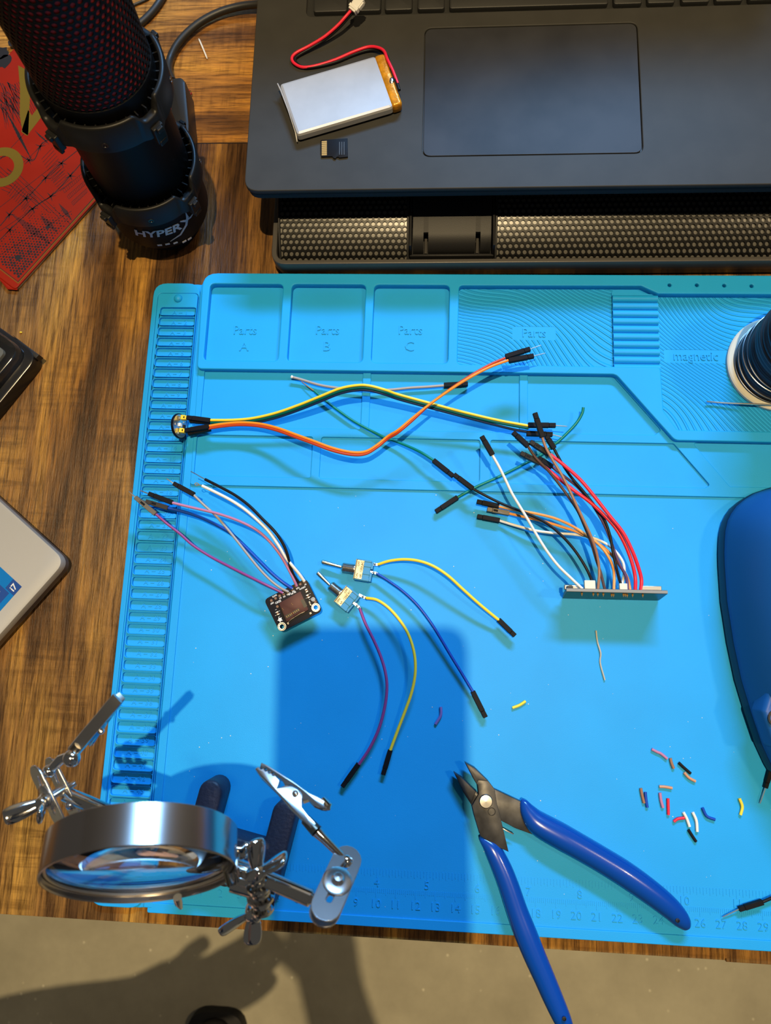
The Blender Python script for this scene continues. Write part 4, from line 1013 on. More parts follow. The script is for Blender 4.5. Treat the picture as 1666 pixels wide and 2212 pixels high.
toggle('upper toggle switch of the pair, with one yellow and one blue wire', (174, 170), (290, 205), (462, 233), [((520, 185), (572, 192)), ((512, 242), (562, 252))],
       [('yellow', [(565, 190, .5), (650, 165, .7), (750, 155, .9), (850, 166, 1.05), (950, 202, 1.15), (1050, 267, 1.15), (1150, 358, 1.0), (1270, 466, .8), (1405, 577, .55)], (1400, 572), (1515, 684), .5),
        ('blue', [(556, 252, .5), (640, 305, .55), (740, 377, .6), (840, 472, .6), (930, 590, .55), (1000, 702, .5), (1070, 820, .45), (1150, 950, .4), (1226, 1075, .35)], (1222, 1068), (1312, 1248), .32)], '')
toggle('lower toggle switch of the pair, with one yellow and one purple wire', (145, 244), (215, 318), (350, 427), [((440, 402), (485, 424)), ((402, 458), (442, 492))],
       [('yellow', [(485, 422, .5), (560, 436, .7), (640, 490, .85), (720, 580, .95), (780, 682, 1.0), (818, 810, .95), (824, 940, .85), (800, 1072, .7), (752, 1210, .55), (702, 1340, .42), (650, 1480, .3)], (652, 1474), (602, 1645), .26),
        ('purple', [(440, 495, .5), (480, 600, .55), (540, 720, .6), (590, 840, .6), (620, 950, .6), (628, 1050, .55), (614, 1172, .5), (574, 1322, .42), (510, 1460, .34), (432, 1578, .28)], (432, 1570), (320, 1728), .26)], '')

# ================================================================ CONTROLLER BOARD
b0 = P(1216, 1290, .12); b1 = P(1424, 1292, .12); t0_ = P(1224, 1274, 2.15); t1_ = P(1443, 1279, 2.15)
ux = (t1_-t0_).normalized(); uz = ((t0_+t1_)/2-(b0+b1)/2).normalized()
FB = frame((b0+b1)/2+Vector((0, 0, 0)), ux, ux.cross(uz)*-1)   # z axis = board normal
nrm = FB.to_3x3().col[2]
if nrm.y < 0:
    FB = frame((b0+b1)/2, ux, -(ux.cross(uz)*-1)); nrm = FB.to_3x3().col[2]
up_ = uz; mid = (b0+b1)/2; cl = (t1_-t0_).length; chh = ((t0_+t1_)/2-mid).length
def cb(u, v, w): return mid+ux*u+up_*v+nrm*w
def cbox(mb_, u, v, w, su, sv, sw):
    vs = [cb(u+i*su/2, v+j*sv/2, w+k_*sw/2) for k_ in (-1, 1) for j in (-1, 1) for i in (-1, 1)]
    return mb_.add(vs, [(0, 2, 3, 1), (4, 5, 7, 6), (0, 1, 5, 4), (2, 6, 7, 3), (0, 4, 6, 2), (1, 3, 7, 5)])
ctl = thing('controller_board', 'dark controller board standing on its long edge, fanning out eleven coloured wires', 'circuit board', mid)
bd = cbox(MB(), 0, chh/2, 0, cl, chh, .16).build('circuit_board', 'pcb_edge', ctl, bevel=.015)
cbox(MB(), 0, chh/2, -.085, cl-.03, chh-.03, .012).build('solder_mask', 'pcb_black', bd)
cbox(MB(), 0, chh/2, .085, cl-.03, chh-.03, .012).build('solder_mask', 'pcb_black', bd)
cbox(MB(), -cl/2+.35, chh*.55, .22, .85, .9, .30).build('usb_socket', 'tin', bd, bevel=.06)
cbox(MB(), -cl/2+.2, chh*.92, .16, .3, .1, .16).build('small_chip', 'black', bd, bevel=.02)
cbox(MB(), -cl/2+1.2, chh*.9, .30, .55, .4, .45).build('battery_socket', 'cream', bd, bevel=.03)
cbox(MB(), .35, chh*.92, .24, .4, .26, .34).build('tactile_button', 'cream', bd, bevel=.03)
cbox(MB(), 1.75, chh*.8, .20, 1.0, .7, .22).build('radio_module', 'tin', bd, bevel=.02)
cbox(MB(), -.4, chh*.5, .15, .7, .7, .12).build('chip', 'black', bd, bevel=.02)
for px in (1259, 1284, 1294, 1306, 1325, 1329, 1350, 1354, 1359, 1370, 1392):
    u = (px-1333)/ (1443-1224)*cl; v = chh*.86-(.12 if px in (1325, 1329, 1359) else 0)
    MB().ball(cb(u, v-.15, -.11), .055, (1, 1, 1), 6).tube([cb(u, v-.15, -.1), cb(u, v-.17, -.22)], [.03, .012], 6).build('solder_point', 'gold', bd)
def cw(pts, px, v, col, pa, pb, pz0, pz1, pm_='plug', r=.075, lab=None):
    u = (px-1333)/219.0*cl
    end = cb(u, chh*min(.95, v+.08), .08)
    o = wire(ctl, zE(pts)+[end], col, r, label=lab)
    if pa: plug(o, *zE([(pa[0], pa[1], pz0), (pb[0], pb[1], pz1)]), m=pm_)
    return o
cw([(470, 352, 2.7), (510, 422, 2.6), (550, 502, 2.45), (592, 590, 2.3), (640, 670, 2.2), (690, 752, 2.1), (742, 842, 2.0), (810, 950, 1.95), (880, 1040, 1.9), (960, 1118, 1.9)], 1259, .88, 'white', (472, 354), (404, 236), 2.7, 2.9, lab='white wire on the left')
cw([(348, 562, .95), (430, 606, .9), (530, 655, .95), (640, 698, 1.1), (740, 740, 1.25), (830, 792, 1.4), (910, 862, 1.55), (980, 942, 1.65), (1040, 1032, 1.7), (1080, 1112, 1.75)], 1284, .85, 'black', (350, 563), (232, 474), .95, .95, lab='long black wire')
cw([(780, 242, 2.9), (805, 312, 2.85), (850, 392, 2.8), (900, 474, 2.75), (950, 572, 2.7), (1000, 680, 2.6), (1052, 790, 2.45), (1092, 880, 2.3), (1122, 980, 2.1), (1134, 1080, 1.95)], 1293, .85, 'brown', (782, 244), (734, 92), 2.9, 3.1, lab='light brown wire')
cw([(692, 300, 2.4), (742, 372, 2.3), (820, 452, 2.2), (890, 540, 2.15), (950, 622, 2.1), (1002, 702, 2.05), (1042, 792, 2.0), (1082, 890, 1.95), (1112, 990, 1.85), (1142, 1082, 1.8)], 1308, .85, 'dbrown', (694, 300), (598, 212), 2.4, 2.5, lab='dark brown wire')
cw([(768, 406, 2.1), (860, 480, 2.1), (960, 560, 2.15), (1070, 640, 2.2), (1160, 722, 2.2), (1240, 812, 2.2), (1300, 920, 2.15), (1340, 1030, 2.05), (1358, 1118, 1.95)], 1374, .85, 'red', (768, 404), (645, 342), 2.1, 2.2, 'mudblack', .095, lab='inner red wire')
cw([(830, 350, 2.5), (920, 420, 2.5), (1020, 510, 2.55), (1112, 620, 2.55), (1200, 732, 2.5), (1280, 832, 2.45), (1340, 950, 2.3), (1380, 1060, 2.1), (1396, 1128, 2.0)], 1386, .85, 'red', (826, 350), (704, 272), 2.5, 2.6, 'mudblack', .095, lab='outer red wire')
cw([(838, 424, 1.7), (910, 480, 1.7), (1000, 552, 1.75), (1070, 632, 1.8), (1130, 722, 1.8), (1182, 822, 1.8), (1218, 922, 1.75), (1260, 1030, 1.7), (1302, 1112, 1.65)], 1358, .8, 'violet', (842, 428), (756, 372), 1.7, 1.75, lab='dark purple wire')
cw([(852, 312, 2.0), (900, 400, 1.95), (960, 490, 1.95), (1030, 572, 1.95), (1100, 660, 1.95), (1160, 742, 1.9), (1200, 850, 1.85), (1220, 960, 1.8), (1242, 1060, 1.75)], 1346, .85, 'black', (854, 314), (806, 236), 2.0, 2.1, lab='second black wire')
cw([(508, 672, .55), (620, 695, .75), (740, 716, .95), (860, 746, 1.15), (960, 790, 1.3), (1050, 846, 1.4), (1130, 906, 1.45), (1190, 982, 1.5), (1224, 1070, 1.5)], 1329, .75, 'lorange', (512, 672), (374, 642), .5, .5, lab='upper orange wire')
cw([(575, 716, .4), (680, 740, .6), (790, 765, .8), (900, 798, 1.0), (1010, 836, 1.15), (1110, 890, 1.25), (1200, 962, 1.3), (1262, 1040, 1.35), (1310, 1118, 1.4)], 1366, .7, 'lorange', (576, 716), (438, 690), .35, .35, 'litgrey', lab='lower orange wire')
cw([(514, 760, .3), (620, 792, .45), (740, 822, .6), (860, 838, .75), (980, 846, .9), (1090, 866, 1.05), (1190, 912, 1.15), (1260, 982, 1.2), (1290, 1062, 1.25)], 1346, .62, 'white', (516, 760), (376, 734), .28, .28, lab='white wire below the orange ones')

# ================================================================ CUTTERS
ck = thing('flush_cutters', 'flush cutters with glossy blue handles, open, one handle reaching past the desk edge', 'cutters', zK([(305, 365)], 0)[0])
def grip(pts, name):
    c = smooth_path(zK([(x, y, z) for x, y, w_, z in pts]), 6); ws = smooth_path([Vector((p[2], 0, 0)) for p in pts], 6)
    s = .36014/46.5
    return MB().tube(c, [max(.02, w_.x*s) for w_ in ws], 20, flat=.8, up=(0, 0, 1)).build(name, 'grip', ck, smooth=80)
gr = grip([(522, 350, 6, .62), (534, 376, 30, .62), (564, 434, 56, .62), (622, 500, 76, .64), (750, 574, 82, .68), (868, 640, 80, .70), (1006, 720, 79, .70), (1154, 812, 80, .70), (1304, 918, 76, .68), (1412, 1006, 68, .64), (1480, 1076, 54, .60), (1512, 1118, 30, .58), (1520, 1130, 6, .57)], 'handle')
gr2 = grip([(268, 578, 6, .7), (290, 598, 26, .7), (345, 655, 54, .7), (398, 760, 64, .72), (445, 880, 66, .76), (492, 1020, 68, .8), (545, 1160, 72, .84), (598, 1290, 70, .88), (655, 1420, 66, .92), (715, 1560, 62, .96), (768, 1680, 54, 1.0), (795, 1745, 40, 1.0), (806, 1775, 8, 1.0)], 'handle')
for pt, g_ in (((1455, 1078, 1.0), gr), ((775, 1667, 1.42), gr2)):
    q = zK([pt])[0]; MB().lathe([(.10, 0), (.10, .04), (.07, .05), (.06, -.02), (0, -.02)], 14, T(*q), closed=False).build('hang_hole', 'black_matte', g_)
def plate(pts, z0, z1, m, name, par, ch=.03): return MB().prism([p[:2] for p in zK(pts, z1)], z0, z1, ch=ch).build(name, m, par)
plate([(112, 190), (168, 228), (250, 305), (262, 330), (300, 285), (360, 292), (520, 368), (560, 420), (592, 566), (480, 525), (405, 485), (340, 440), (222, 392), (170, 310)], .30, .62, 'blade', 'rear_jaw', ck)
j2 = plate([(178, 130), (240, 165), (322, 245), (358, 292), (372, 380), (395, 470), (442, 668), (360, 630), (272, 572), (235, 450), (222, 390), (262, 320), (256, 268), (228, 225)], .60, .88, 'blade', 'front_jaw', ck)
plate([(178, 130), (240, 165), (322, 245), (262, 240), (250, 262), (228, 225)], .40, .90, 'blade', 'cutting_edge', j2, .05)
plate([(112, 190), (168, 228), (246, 306), (218, 372), (170, 300)], .24, .80, 'blade', 'cutting_edge', j2, .05)
q = zK([(305, 363)], .9)[0]; MB().lathe([(0, .86), (.34, .86), (.34, .94), (.30, .99), (0, 1.0)], 28, T(q.x, q.y)).build('pivot_rivet', 'steel', ck)
q = zK([(340, 425)], .88)[0]; MB().lathe([(.20, .875), (.20, .90), (.16, .90), (.15, .84), (0, .84)], 20, T(q.x, q.y), closed=False).build('spring_pin', 'black_gloss', ck)
q = zK([(395, 520), (470, 560)], .45); MB().tube([q[0], (q[0]+q[1])/2+Vector((0, 0, .05)), q[1]], .04, 6).build('return_spring', 'steel', ck)

# ================================================================ INSULATION SCRAPS
def scrap(pts, col, label, z=.085, f=zL, r=.075, name='wire_scrap', tip=None):
    q = f(pts, z); o = MB().tube(smooth_path(q, 5), r, 10).build(name, 'w_'+col)
    tag(o, label, 'wire scrap', 'cut wire insulation on the mat')
    return o
scrap([(145, 1229), (170, 1242), (188, 1250), (216, 1273)], 'lilac', 'pink and purple scrap farthest up, at the left of the scattered scraps')
scrap([(231, 1270), (236, 1292), (246, 1318)], 'brown', 'brown scrap just right of the pink topmost one')
scrap([(269, 1291), (292, 1313), (324, 1341)], 'black', 'black scrap touching the orange one near the top of the scatter')
scrap([(294, 1336), (316, 1360), (346, 1377)], 'tan', 'orange scrap just below the upper black one')
scrap([(179, 1401), (205, 1402), (239, 1408)], 'tan', 'orange scrap lying level in the middle of the scatter')
scrap([(95, 1408), (101, 1440), (110, 1477)], 'brown', 'light brown scrap at far left, beside a thin blue one')
scrap([(116, 1426), (119, 1460), (125, 1497)], 'blue', 'thin blue scrap beside the light brown one at far left')
scrap([(183, 1429), (188, 1465), (197, 1498)], 'lilac', 'pink scrap standing upright left of the straight red one')
scrap([(220, 1455), (221, 1490), (222, 1531)], 'red', 'straight red scrap right of the upright pink one')
scrap([(246, 1562), (265, 1549), (295, 1545)], 'red', 'red scrap lying crosswise against a white one')
scrap([(290, 1518), (306, 1548), (319, 1585)], 'white', 'white scrap touched by the red crosswise one')
scrap([(333, 1518), (350, 1558), (354, 1608)], 'white', 'longer curved white scrap, right of the other white one')
scrap([(378, 1498), (398, 1537), (436, 1553)], 'blue', 'bent blue scrap right of the two white ones')
scrap([(548, 1455), (561, 1493), (553, 1531)], 'yellow', 'yellow scrap far right, below the navy housing')
scrap([(314, 1599), (328, 1622), (349, 1654)], 'black', 'black scrap lowest in the scatter, under the white ones')
scrap([(1001, 1176), (1003, 1215), (996, 1245), (964, 1296)], 'sviolet', 'purple scrap in the shadow right of the long yellow lead', f=zD)
scrap([(1497, 1182), (1545, 1164), (1588, 1136)], 'yellow', 'yellow scrap lying alone right of the blue lead end', f=zD)
cl_ = MB().tube(smooth_path(full([(1288, 1362, .1), (1291, 1386, .06), (1298, 1411, .1), (1297, 1432, .06), (1307, 1469, .08)]), 5), .042, 8).build('cut_lead', 'dull_tin')
tag(cl_, 'thin bent silver lead lying alone below the controller board', 'metal lead')
sv = MB().tube(smooth_path(zH([(1278, 250, TZ+.09), (1300, 300, TZ+.13), (1332, 378, TZ+.09)]), 4), [.03]+[.055]*7+[.03], 6).build('paper_sliver', 'w_white'); tag(sv, 'thin white sliver on the desk left of the dark laptop', 'sliver')
sc2 = MB().ball(P(45, 718, TZ+.06), .07, (1.3, .7, .8), 5).build('chip_of_plastic', 'w_yellow'); tag(sc2, 'tiny yellowish chip on the desk above the clear case', 'chip')
random.seed(21); dm = MB()
for i in range(130):
    x = random.uniform(-1, 30); y = random.uniform(-31, -11.5) if i % 3 else random.uniform(-33, 1)
    if y > -11.5: continue
    dm.ball((x, y, .008), random.choice((.014, .018, .022, .03)), (1, 1, .5), 3)
dmo = dm.build('dust_specks', 'speck'); tag(dmo, 'pale specks of dust scattered over the blue mat', 'dust', kind='stuff')

# ================================================================ HELPING HANDS WITH MAGNIFIER
hh = thing('helping_hands', 'soldering helping hands stand with magnifying glass and two alligator clips on a black base', 'helping hands', zJ([(560, 900)], 0)[0])
# black base: two long rounded feet in front, a web, two at the back
l1a, l1b = zJ([(278, 425), (190, 720)], 1.8); l2a, l2b = zJ([(882, 600), (795, 960)], 1.8)
dB = ((l1b-l1a)+(l2b-l2a)); dB.z = 0; dB.normalize(); pB = Vector((dB.y, -dB.x, 0))
if pB.x < 0: pB = -pB
oB = (l1a+l2a)/2; oB.z = 0
f1 = Vector((l1a.x, l1a.y, 0))-oB; f2 = Vector((l2a.x, l2a.y, 0))-oB
def bB(u, v): return tuple((oB+pB*u+dB*v)[:2])
u1, v1 = f1.dot(pB), f1.dot(dB); u2, v2 = f2.dot(pB), f2.dot(dB); R_ = .60; vw = 1.8
def arc(cu, cv, r, a0, a1, n=10): return [bB(cu+r*math.cos(a0+(a1-a0)*i/n), cv+r*math.sin(a0+(a1-a0)*i/n)) for i in range(n+1)]
outl = arc(u1, v1, R_, PI, 2*PI)+[bB(u1+R_, vw-.5)]+[bB(u1+R_+.25, vw-.1)]+[bB(u2-R_-.25, vw-.1), bB(u2-R_, vw-.5)]+arc(u2, v2, R_, PI, 2*PI)
outl += arc(u2, 4.2, R_, 0, PI)+[bB(u2-R_, 4.0), bB(u2-R_-.3, 3.8), bB(u1+R_+.3, 3.8), bB(u1+R_, 4.0)]+arc(u1, 4.2, R_, 0, PI)
MB().prism(outl, .04, 1.8, ch=.16, chb=.05).build('base', 'iron', hh, smooth=50)
HB = oB+pB*((u1+u2)/2)+dB*3.2
J = zJ([(672, 1215)], 11.0)[0]
MB().lathe([(0, 1.7), (.62, 1.7), (.62, 2.3), (.45, 2.5), (0, 2.5)], 24, T(HB.x, HB.y)).build('post_socket', 'iron', hh)
MB().tube([Vector((HB.x, HB.y, 2.0)), J.lerp(Vector((HB.x, HB.y, 2.0)), .5), J], .26, 16).build('post', 'chrome', hh)
# cross bar
tR = zJ([(1105, 1288)], 11.7)[0]; tL = zI([(520, 930)], 10.2)[0]
dirb = (tR-tL).normalized()
MB().tube([tL, tR], .30, 20).build('cross_bar', 'chrome', hh)
MB().tube([tR-dirb*.05, tR+dirb*.12, tR+dirb*.42], [.30, .14, .14], 16).build('bar_tip', 'chrome', hh)
sl_ = zJ([(470, 1140), (640, 1188)], 11.2); MB().tube(sl_, .42, 20).build('clamp_barrel', 'chrome', hh)
view = (CAM-J).normalized()
def wingnut(c, ax_, w1, w2, r=.30, par=hh):
    """Hub along ax_ with two ears ending at w1 and w2."""
    F = frame(c, (w1-w2), ax_); o = MB(); o.lathe([(0, -.30), (r, -.30), (r*1.05, -.1), (r*.8, .25), (r*.55, .32), (0, .32)], 18, F)
    hub = o.build('wing_nut', 'chrome', par, smooth=50)
    for w_ in (w1, w2):
        d = (w_-c); k = d.length; d.normalize(); a = ax_.normalized(); e = MB()
        p = [c+d*r*.5, c+d*k*.45+a*.10, c+d*k*.75+a*.22, c+d*k*.93+a*.30, w_+a*.32]
        e.tube(smooth_path(p, 4), [.20+.14*math.sin(PI*min(1, i/16)) if i < 16 else .08 for i in range(17)], 12, flat=.38, up=a)
        e.build('wing', 'chrome', hub, smooth=60)
    return hub
up_im = ROT @ Vector((0, 1, 0)); up_im = (up_im-view*up_im.dot(view)).normalized(); rt_im = up_im.cross(view)
cA = zJ([(668, 1075)], 11.9)[0]; wingnut(cA, (up_im*.55+view*.83).normalized(), zJ([(655, 860)], 12.6)[0], zJ([(900, 1000)], 12.3)[0], .34)
cX = zJ([(540, 880)], 11.6)[0]; MB().tube(smooth_path([cX+rt_im*-.5, cX+up_im*-.15, cX+rt_im*.35+up_im*.1], 4), [.10]+[.24]*7+[.12], 12, flat=.5).build('thumb_ear', 'chrome', hh)
cB = zJ([(640, 1410)], 10.4)[0]; wingnut(cB, (-up_im*.85+view*.35).normalized(), zJ([(360, 1500)], 10.4)[0], zJ([(625, 1590)], 10.0)[0], .36)
stk = MB()
axs = (cB-cA).normalized(); F = frame(cA, Vector((1, 0, 0)), axs); Ls = (cB-cA).length
prof = [(0, .2)]
for i in range(6):
    z = .25+i*(Ls-.5)/6; r = (.34, .48, .40, .52, .38, .46)[i]; prof += [(.2, z), (r, z+.03), (r, z+.16), (.2, z+.19)]
prof += [(.2, Ls-.2), (0, Ls-.2)]
stk.lathe(prof, 22, F, closed=False).build('washer_stack', 'chrome', hh, smooth=40)
MB().ball(J, .50, (1, 1, 1), 12).build('joint_ball', 'chrome', hh)
# magnifier ring and lens
C0 = P(303, 1894, 13.2); vc = (CAM-C0).normalized(); dn = -up_im-rt_im*.19; dn = (dn-vc*dn.dot(vc)).normalized()
nr = (vc*.25+dn*.97).normalized()
FR = frame(C0, rt_im, nr); RR = 3.26
mr = MB().lathe([(RR, -1.36), (RR+.02, -1.34), (RR+.02, -.02), (RR, .0), (RR-.04, .01), (RR-.07, -.04), (RR-.07, -1.28), (RR-.06, -1.36), (RR, -1.36)], 96, FR, closed=False).build('magnifier_ring', 'brushed', hh, smooth=30)
lp = []; RL = RR-.08; zc_ = -.50; sag = .40
for i in range(13):
    t = i/12; lp.append((RL*t+1e-5, zc_+.08+sag*(1-t*t)))
for i in range(13):
    t = 1-i/12; lp.append((RL*t+1e-5, zc_-.08-sag*(1-t*t)))
MB().lathe(lp, 72, FR, closed=False).build('lens', 'lens', mr, smooth=60)
MB().lathe([(RL-.02, zc_+.2), (RL-.02, zc_+.27), (RL-.12, zc_+.27), (RL-.12, zc_+.2)], 72, FR, closed=False).build('retaining_ring', 'tin', mr)
q = P(386, 1950, 11.0); MB().tube([q+Vector((0, .25, .2)), q, q-Vector((-.05, .25, .2))], [.16, .15, .06], 12).build('set_screw', 'chrome', hh)
MB().tube([P(497, 1868, 12.6), sl_[0]], .30, 16).build('ring_arm', 'chrome', hh)

def capsule2(c1, c2, r, n=10):
    a = math.atan2(c2[1]-c1[1], c2[0]-c1[0]); o = []
    for i in range(n+1): t = a+PI/2+PI*i/n; o.append((c1[0]+r*math.cos(t), c1[1]+r*math.sin(t)))
    for i in range(n+1): t = a-PI/2+PI*i/n; o.append((c2[0]+r*math.cos(t), c2[1]+r*math.sin(t)))
    return o
def swivel(c1, c2, nrm_, gap, r=.55, shift=0.0):
    """Pair of slotted plates joined by a bolt; c1, c2 are the ends of the visible plate."""
    L = (c2-c1).length; F = frame((c1+c2)/2, c2-c1, nrm_)
    for k_, zz in enumerate((0, -gap)):
        v, f = slab(capsule2((-L/2, 0), (L/2, 0), r, 8), [capsule2((-L/2+.05, .1), (-L/2+.5, -.02), .13, 6), capsule2((L/2-.55, 0), (L/2-.25, 0), .12, 6)], zz-.08, zz, .02)
        MB().add(v, f, F).build('swivel_plate', 'satin', hh, smooth=50)
    MB().lathe([(0, -gap-.3), (.16, -gap-.3), (.16, -.02), (.52, .0), (.55, .05), (.48, .09), (.25, .10), (.24, .2), (.16, .29), (0, .31)], 28, F).build('bolt', 'satin', hh)
    return F
# right swivel and clip
pR1 = zJ([(1402, 965)], 10.7)[0]; pR2 = zJ([(1232, 1348)], 12.2)[0]
FRp = swivel(pR1, pR2, Vector((.152, .573, .804)), .38)

UPJ = [(700, 185), (760, 215), (960, 350), (1090, 450), (1165, 488), (1225, 528), (1242, 556), (1225, 580), (1188, 574), (1130, 548), (1085, 500), (1042, 512), (1028, 460), (1000, 405), (940, 375), (900, 384), (868, 325), (850, 318), (838, 296), (818, 298), (806, 272), (786, 276), (775, 252), (756, 256), (744, 232), (722, 236), (690, 225)]
LOJ = [(655, 238), (680, 220), (700, 245), (722, 238), (738, 262), (756, 258), (768, 282), (788, 278), (800, 302), (822, 300), (836, 322), (852, 340), (850, 372), (838, 402), (862, 398), (905, 385), (960, 395), (1005, 425), (1034, 478), (1036, 560), (1085, 622), (1147, 690), (1112, 722), (960, 575), (830, 425), (700, 300)]
def clip(base, tip, nrm_, mm='satin'):
    p0 = Vector((1128, 706)); p1 = Vector((676, 205)); ux_ = (p1-p0).normalized(); uy_ = Vector((ux_.y, -ux_.x)); S = (tip-base).length/(p1-p0).length
    F = frame(base, tip-base, nrm_)
    def loc(pts): return [((Vector(p)-p0).dot(ux_)*S, (Vector(p)-p0).dot(uy_)*S) for p in pts]
    MB().prism(loc(UPJ), -.30, .08, ch=.03, chb=.03, Mx=F).build('clip_jaw', mm, hh, smooth=35)
    MB().prism(loc(LOJ), -.34, .14, ch=.03, chb=.03, Mx=F).build('clip_jaw', mm, hh, smooth=35)
    rv = loc([(985, 455)])[0]; MB().lathe([(0, -.42), (.11, -.42), (.13, .14), (.12, .2), (.06, .25), (0, .26)], 16, F @ T(rv[0], rv[1])).build('clip_rivet', 'satin', hh)
    la = loc([(1190, 500), (1235, 560)]); MB().tube([F @ Vector((la[0][0], la[0][1], -.1)), F @ Vector((la[1][0], la[1][1], -.1)), F @ Vector((la[1][0]-.08, la[1][1]+.06, -.1))], [.16, .22, .1], 12).build('thumb_tab', 'chrome', hh)
    fa = loc([(1060, 640), (1150, 735), (1210, 800)])
    MB().tube([F @ Vector((fa[0][0], fa[0][1], -.08)), F @ Vector((fa[1][0], fa[1][1], -.08))], [.2, .24], 14).build('ferrule', 'brass_plate', hh)
    return F @ Vector((fa[1][0], fa[1][1], -.08))
eR = clip(zJ([(1128, 706)], 10.6)[0], zJ([(676, 205)], 9.6)[0], (CAM-J).normalized())
nk = pR1+(pR2-pR1).normalized()*.1-(CAM-pR1).normalized()*.25
MB().tube([eR, eR.lerp(nk, .25), eR.lerp(nk, .9), nk], [.22, .17, .14, .14], 14).build('clip_rod', 'chrome', hh); MB().ball(nk, .24, (1, 1, 1), 10).build('swivel_ball', 'chrome', hh)
# left swivel and clip
nL = (-rt_im*.80-up_im*.35+(CAM-J).normalized()*.52).normalized()
pL1 = zI([(292, 800)], 10.8)[0]; pL2 = zI([(445, 1110)], 10.6)[0]
FLp = swivel(pL1, pL2, nL, .62, .52)
hub = zI([(345, 985)], 10.9)[0]
wingnut(hub, nL, zI([(95, 1088)], 11.3)[0], zI([(415, 1075)], 11.4)[0]+nL*.2, .30)
bR = zI([(590, 838)], 10.1)[0]; MB().tube([hub, bR], .11, 12).build('bolt_shank', 'steel', hh)
nC = (rt_im*.72-up_im*.45+(CAM-J).normalized()*.10).normalized()
eL = clip(zI([(585, 610)], 11.2)[0], zI([(955, 175)], 12.0)[0], nC, 'steel')
bl_b = zI([(560, 645)], 11.4)[0]; MB().ball(bl_b, .33, (1, 1, .9), 12).build('sleeve_end', 'chrome', hh)
nk = zI([(385, 745)], 10.8)[0]; MB().tube([eL, zI([(480, 650)], 11.0)[0], nk], [.17, .2, .16], 14).build('clip_rod', 'chrome', hh)
MB().ball(nk, .26, (1, 1, 1), 10).build('swivel_ball', 'chrome', hh)
MB().ball(zI([(560, 1005)], 10.3)[0], .25, (1, 1, 1), 10).build('swivel_ball', 'chrome', hh)

# ================================================================ BEHIND THE LENS, AND ON THE FLOOR
ph = thing('smartphone', 'smartphone held up over the desk, seen only by the shadow it throws on the mat', 'phone', CAM+ROT @ Vector((-1.57, -5.9, .8)))
Fph = ROT.to_4x4(); Fph.translation = CAM
MB().add(*slab(rect(-5.5, -14.2, 2.40, 2.45, 1.0, 6), [], .35, 1.25, .1), Fph).build('phone_body', 'black', ph)
# the person on a stool who holds the phone: outside the picture but for a shoe, throwing the shadows on the floor
fz = -Z0*100
M['cloth'] = mat('dark_clothing', (.03, .032, .04), .85); M['skin'] = mat('skin', (.48, .27, .18), .5); M['hair'] = mat('dark_hair', (.02, .014, .01), .6)
pv_ = [(-14, -108, -20)]; pe = []; pr_s = [(9.5, 12)]; skin_v = set()
def joint(par, p, r, skin=False):
    pv_.append(p); pr_s.append(r if isinstance(r, tuple) else (r, r)); pe.append((par, len(pv_)-1))
    if skin: skin_v.add(len(pv_)-1)
    return len(pv_)-1
def chain(par, pts, skin=False):
    for p, r in pts: par = joint(par, p, r, skin)
    return par
def fingers(h, base, fwd, side, dn_, curl):
    for i, (o_, l_) in enumerate(((-3.0, 6.6), (-1.0, 7.5), (1.0, 7.1), (2.9, 5.6))):
        k_ = base+side*o_; q_ = k_+fwd*l_*.45; w_ = q_+fwd*l_*.3+dn_*l_*curl*.3; e_ = w_+fwd*l_*.22*(1-curl)+dn_*l_*curl*.35
        chain(h, [(tuple(k_), .95), (tuple(q_), .85), (tuple(w_), .8), (tuple(e_), .65)], True)
    t_ = base-fwd*4.5-side*3.6; chain(h, [(tuple(t_), 1.15), (tuple(t_+fwd*2.4-side*1.8), 1.0), (tuple(t_+fwd*4.8-side*2.0), .8)], True)
chest = chain(0, [((-13, -106, 0), (9, 13)), ((-11, -101, 20), (10, 14.5))])
nk_ = chain(chest, [((-9, -97, 34), 6.0), ((-8, -94, 40), 5.2)]); hd_ = chain(nk_, [((-7, -90, 47), (7.5, 7.0)), ((-6.5, -89, 55), (9.0, 7.6)), ((-6, -89, 61), (6.0, 5.5))], True)
hr_ = chain(chest, [((5, -99, 30), 5.6), ((12, -84, 21), 4.8), ((13, -70, 14), 4.3), ((9.5, -56, 24), 3.7), ((6.5, -46, 30.0), 2.8)])
hp = Vector((5.6, -41.0, 33.2)); hr2 = chain(hr_, [(tuple(hp), (3.2, 1.7))], True)
fingers(hr2, Vector((5.4, -38.0, 34.0)), Vector((-.25, .95, .19)), Vector((.97, .22, 0)), Vector((.1, -.2, 1)), .08)
hl_ = chain(chest, [((-27, -101, 29), 5.6), ((-36, -82, 12), 5.2), ((-34, -61, -3), 4.9), ((-23, -58, -2), 4.4), ((-13, -55.0, 0), 3.3)])
hl2 = chain(hl_, [((-8.8, -53.2, .4), (3.3, 2.2))], True)
fingers(hl2, Vector((-6.3, -52.2, .4)), Vector((.86, .50, 0)), Vector((.40, -.66, .1)), Vector((-.2, 0, -1)), .75)
for sx_, kx2, ax2, ty in ((-1, -28, -16.5, -81.6), (1, 1, 4, -90)):
    chain(0, [((-14+sx_*9, -106, -24), 8.8), ((-14+sx_*11+(kx2+14-sx_*11)*.5, -88, -25), 7.8), ((kx2, -72, -28), 6.0), ((kx2+(ax2-kx2)*.35, -77, -44), 5.6), ((ax2, ty, fz+9), 3.8), ((ax2+.2, ty+3, fz+5.5), 3.2)])
lowp = Vector((-14, -104, fz))
person = thing('person', 'seated person in dark clothes holding up the phone, only a dark shoe toe showing', 'person', lowp)
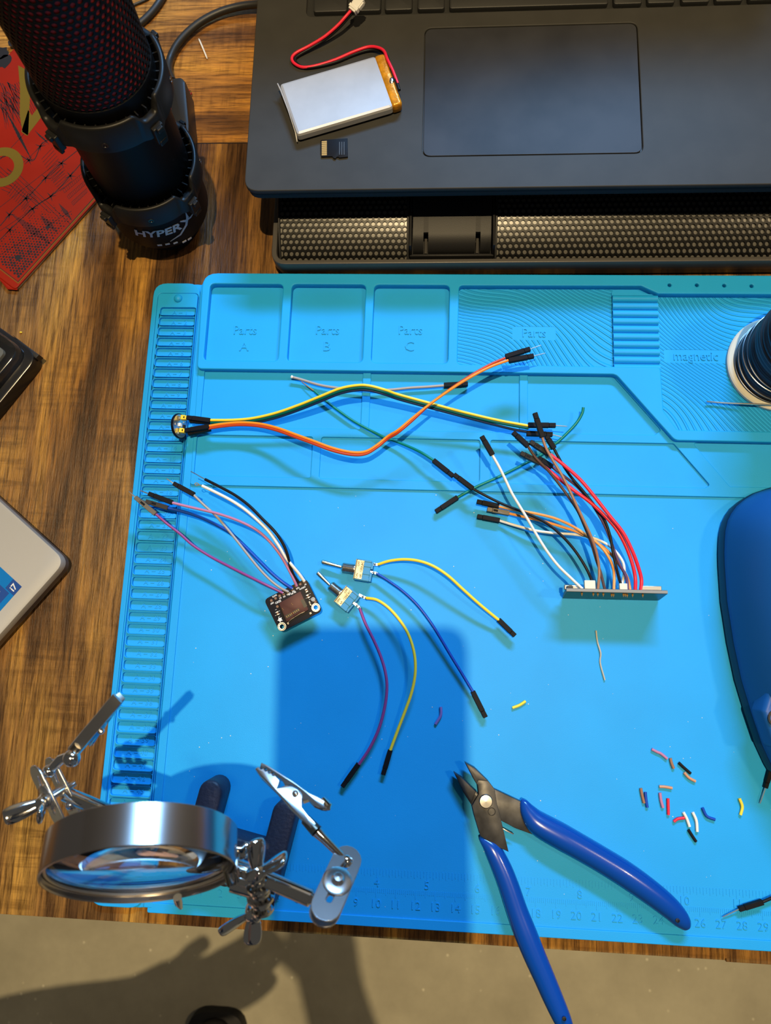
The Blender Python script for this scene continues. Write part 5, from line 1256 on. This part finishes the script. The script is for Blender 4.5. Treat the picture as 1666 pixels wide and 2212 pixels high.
me = bpy.data.meshes.new('body'); me.from_pydata([((v[0]-lowp.x)*CM, (v[1]-lowp.y)*CM, (v[2]-lowp.z)*CM) for v in pv_], pe, [])
bd_ = bpy.data.objects.new('body', me); COL.objects.link(bd_); bd_.parent = person
sk = bd_.modifiers.new('skin', 'SKIN'); sk.use_smooth_shade = True
if not me.skin_vertices:
    bm_ = bmesh.new(); bm_.from_mesh(me); bm_.verts.layers.skin.verify(); bm_.to_mesh(me); bm_.free()
for i, d_ in enumerate(me.skin_vertices[0].data): d_.radius = (pr_s[i][0]*CM, pr_s[i][1]*CM); d_.use_root = (i == 0)
sb_ = bd_.modifiers.new('sub', 'SUBSURF'); sb_.levels = 1; sb_.render_levels = 1
dg_ = bpy.context.evaluated_depsgraph_get(); me2 = bpy.data.meshes.new_from_object(bd_.evaluated_get(dg_)); bd_.modifiers.clear(); bd_.data = me2
me2.materials.clear(); me2.materials.append(M['cloth']); me2.materials.append(M['skin'])
sv_ = [Vector(((pv_[i][0]-lowp.x)*CM, (pv_[i][1]-lowp.y)*CM, (pv_[i][2]-lowp.z)*CM)) for i in skin_v]
for p_ in me2.polygons: p_.material_index = 1 if min((p_.center-q_).length for q_ in sv_) < .075 and (p_.center.z > .72) else 0; p_.use_smooth = True
MB().ball((-7, -91.5, 57), 9.2, (.95, .98, .75), 10).build('hair', 'hair', person)
for dx_, ty in ((-16.5, -81.6), (4, -90)):
    sh_ = MB(); y0 = ty+9.5
    sh_.tube([(dx_+.2, y0+.3, fz+2.4), (dx_+.2, y0-1, fz+2.8), (dx_+.2, y0-4.5, fz+3.6), (dx_+.1, y0-9, fz+5.2), (dx_, y0-13, fz+6.0), (dx_, y0-17, fz+5.6)], [1.0, 2.6, 4.0, 4.3, 3.9, 2.6], 20, flat=.8, up=(0, 0, 1))
    sh_ = sh_.build('shoe', 'shoe', person, sub=1)
    MB().prism(rpoly([(dx_-4.0, y0+.8), (dx_+4.2, y0+.8), (dx_+4.4, y0-9), (dx_+3.4, y0-17.5), (dx_-3.4, y0-17.5), (dx_-4.4, y0-9)], 3), fz+.05, fz+2.0, ch=.3).build('sole', 'black_matte', sh_)
stl = thing('stool', 'round stool under the seated person, out of the picture', 'stool', (-14, -110, fz))
MB().lathe([(0, -42), (16, -42), (18, -41), (18, -36.5), (16.5, -35.2), (0, -35)], 40, T(-14, -110)).build('seat', 'cloth', stl)
MB().lathe([(0, fz+4), (2.5, fz+4), (2.5, -42), (0, -42)], 16, T(-14, -110)).build('post', 'desk_leg', stl)
MB().lathe([(0, fz), (19, fz), (19, fz+1), (3, fz+4), (0, fz+4)], 32, T(-14, -110)).build('foot', 'desk_leg', stl)
for o in bpy.data.objects:
    if '_o' in o: del o['_o']
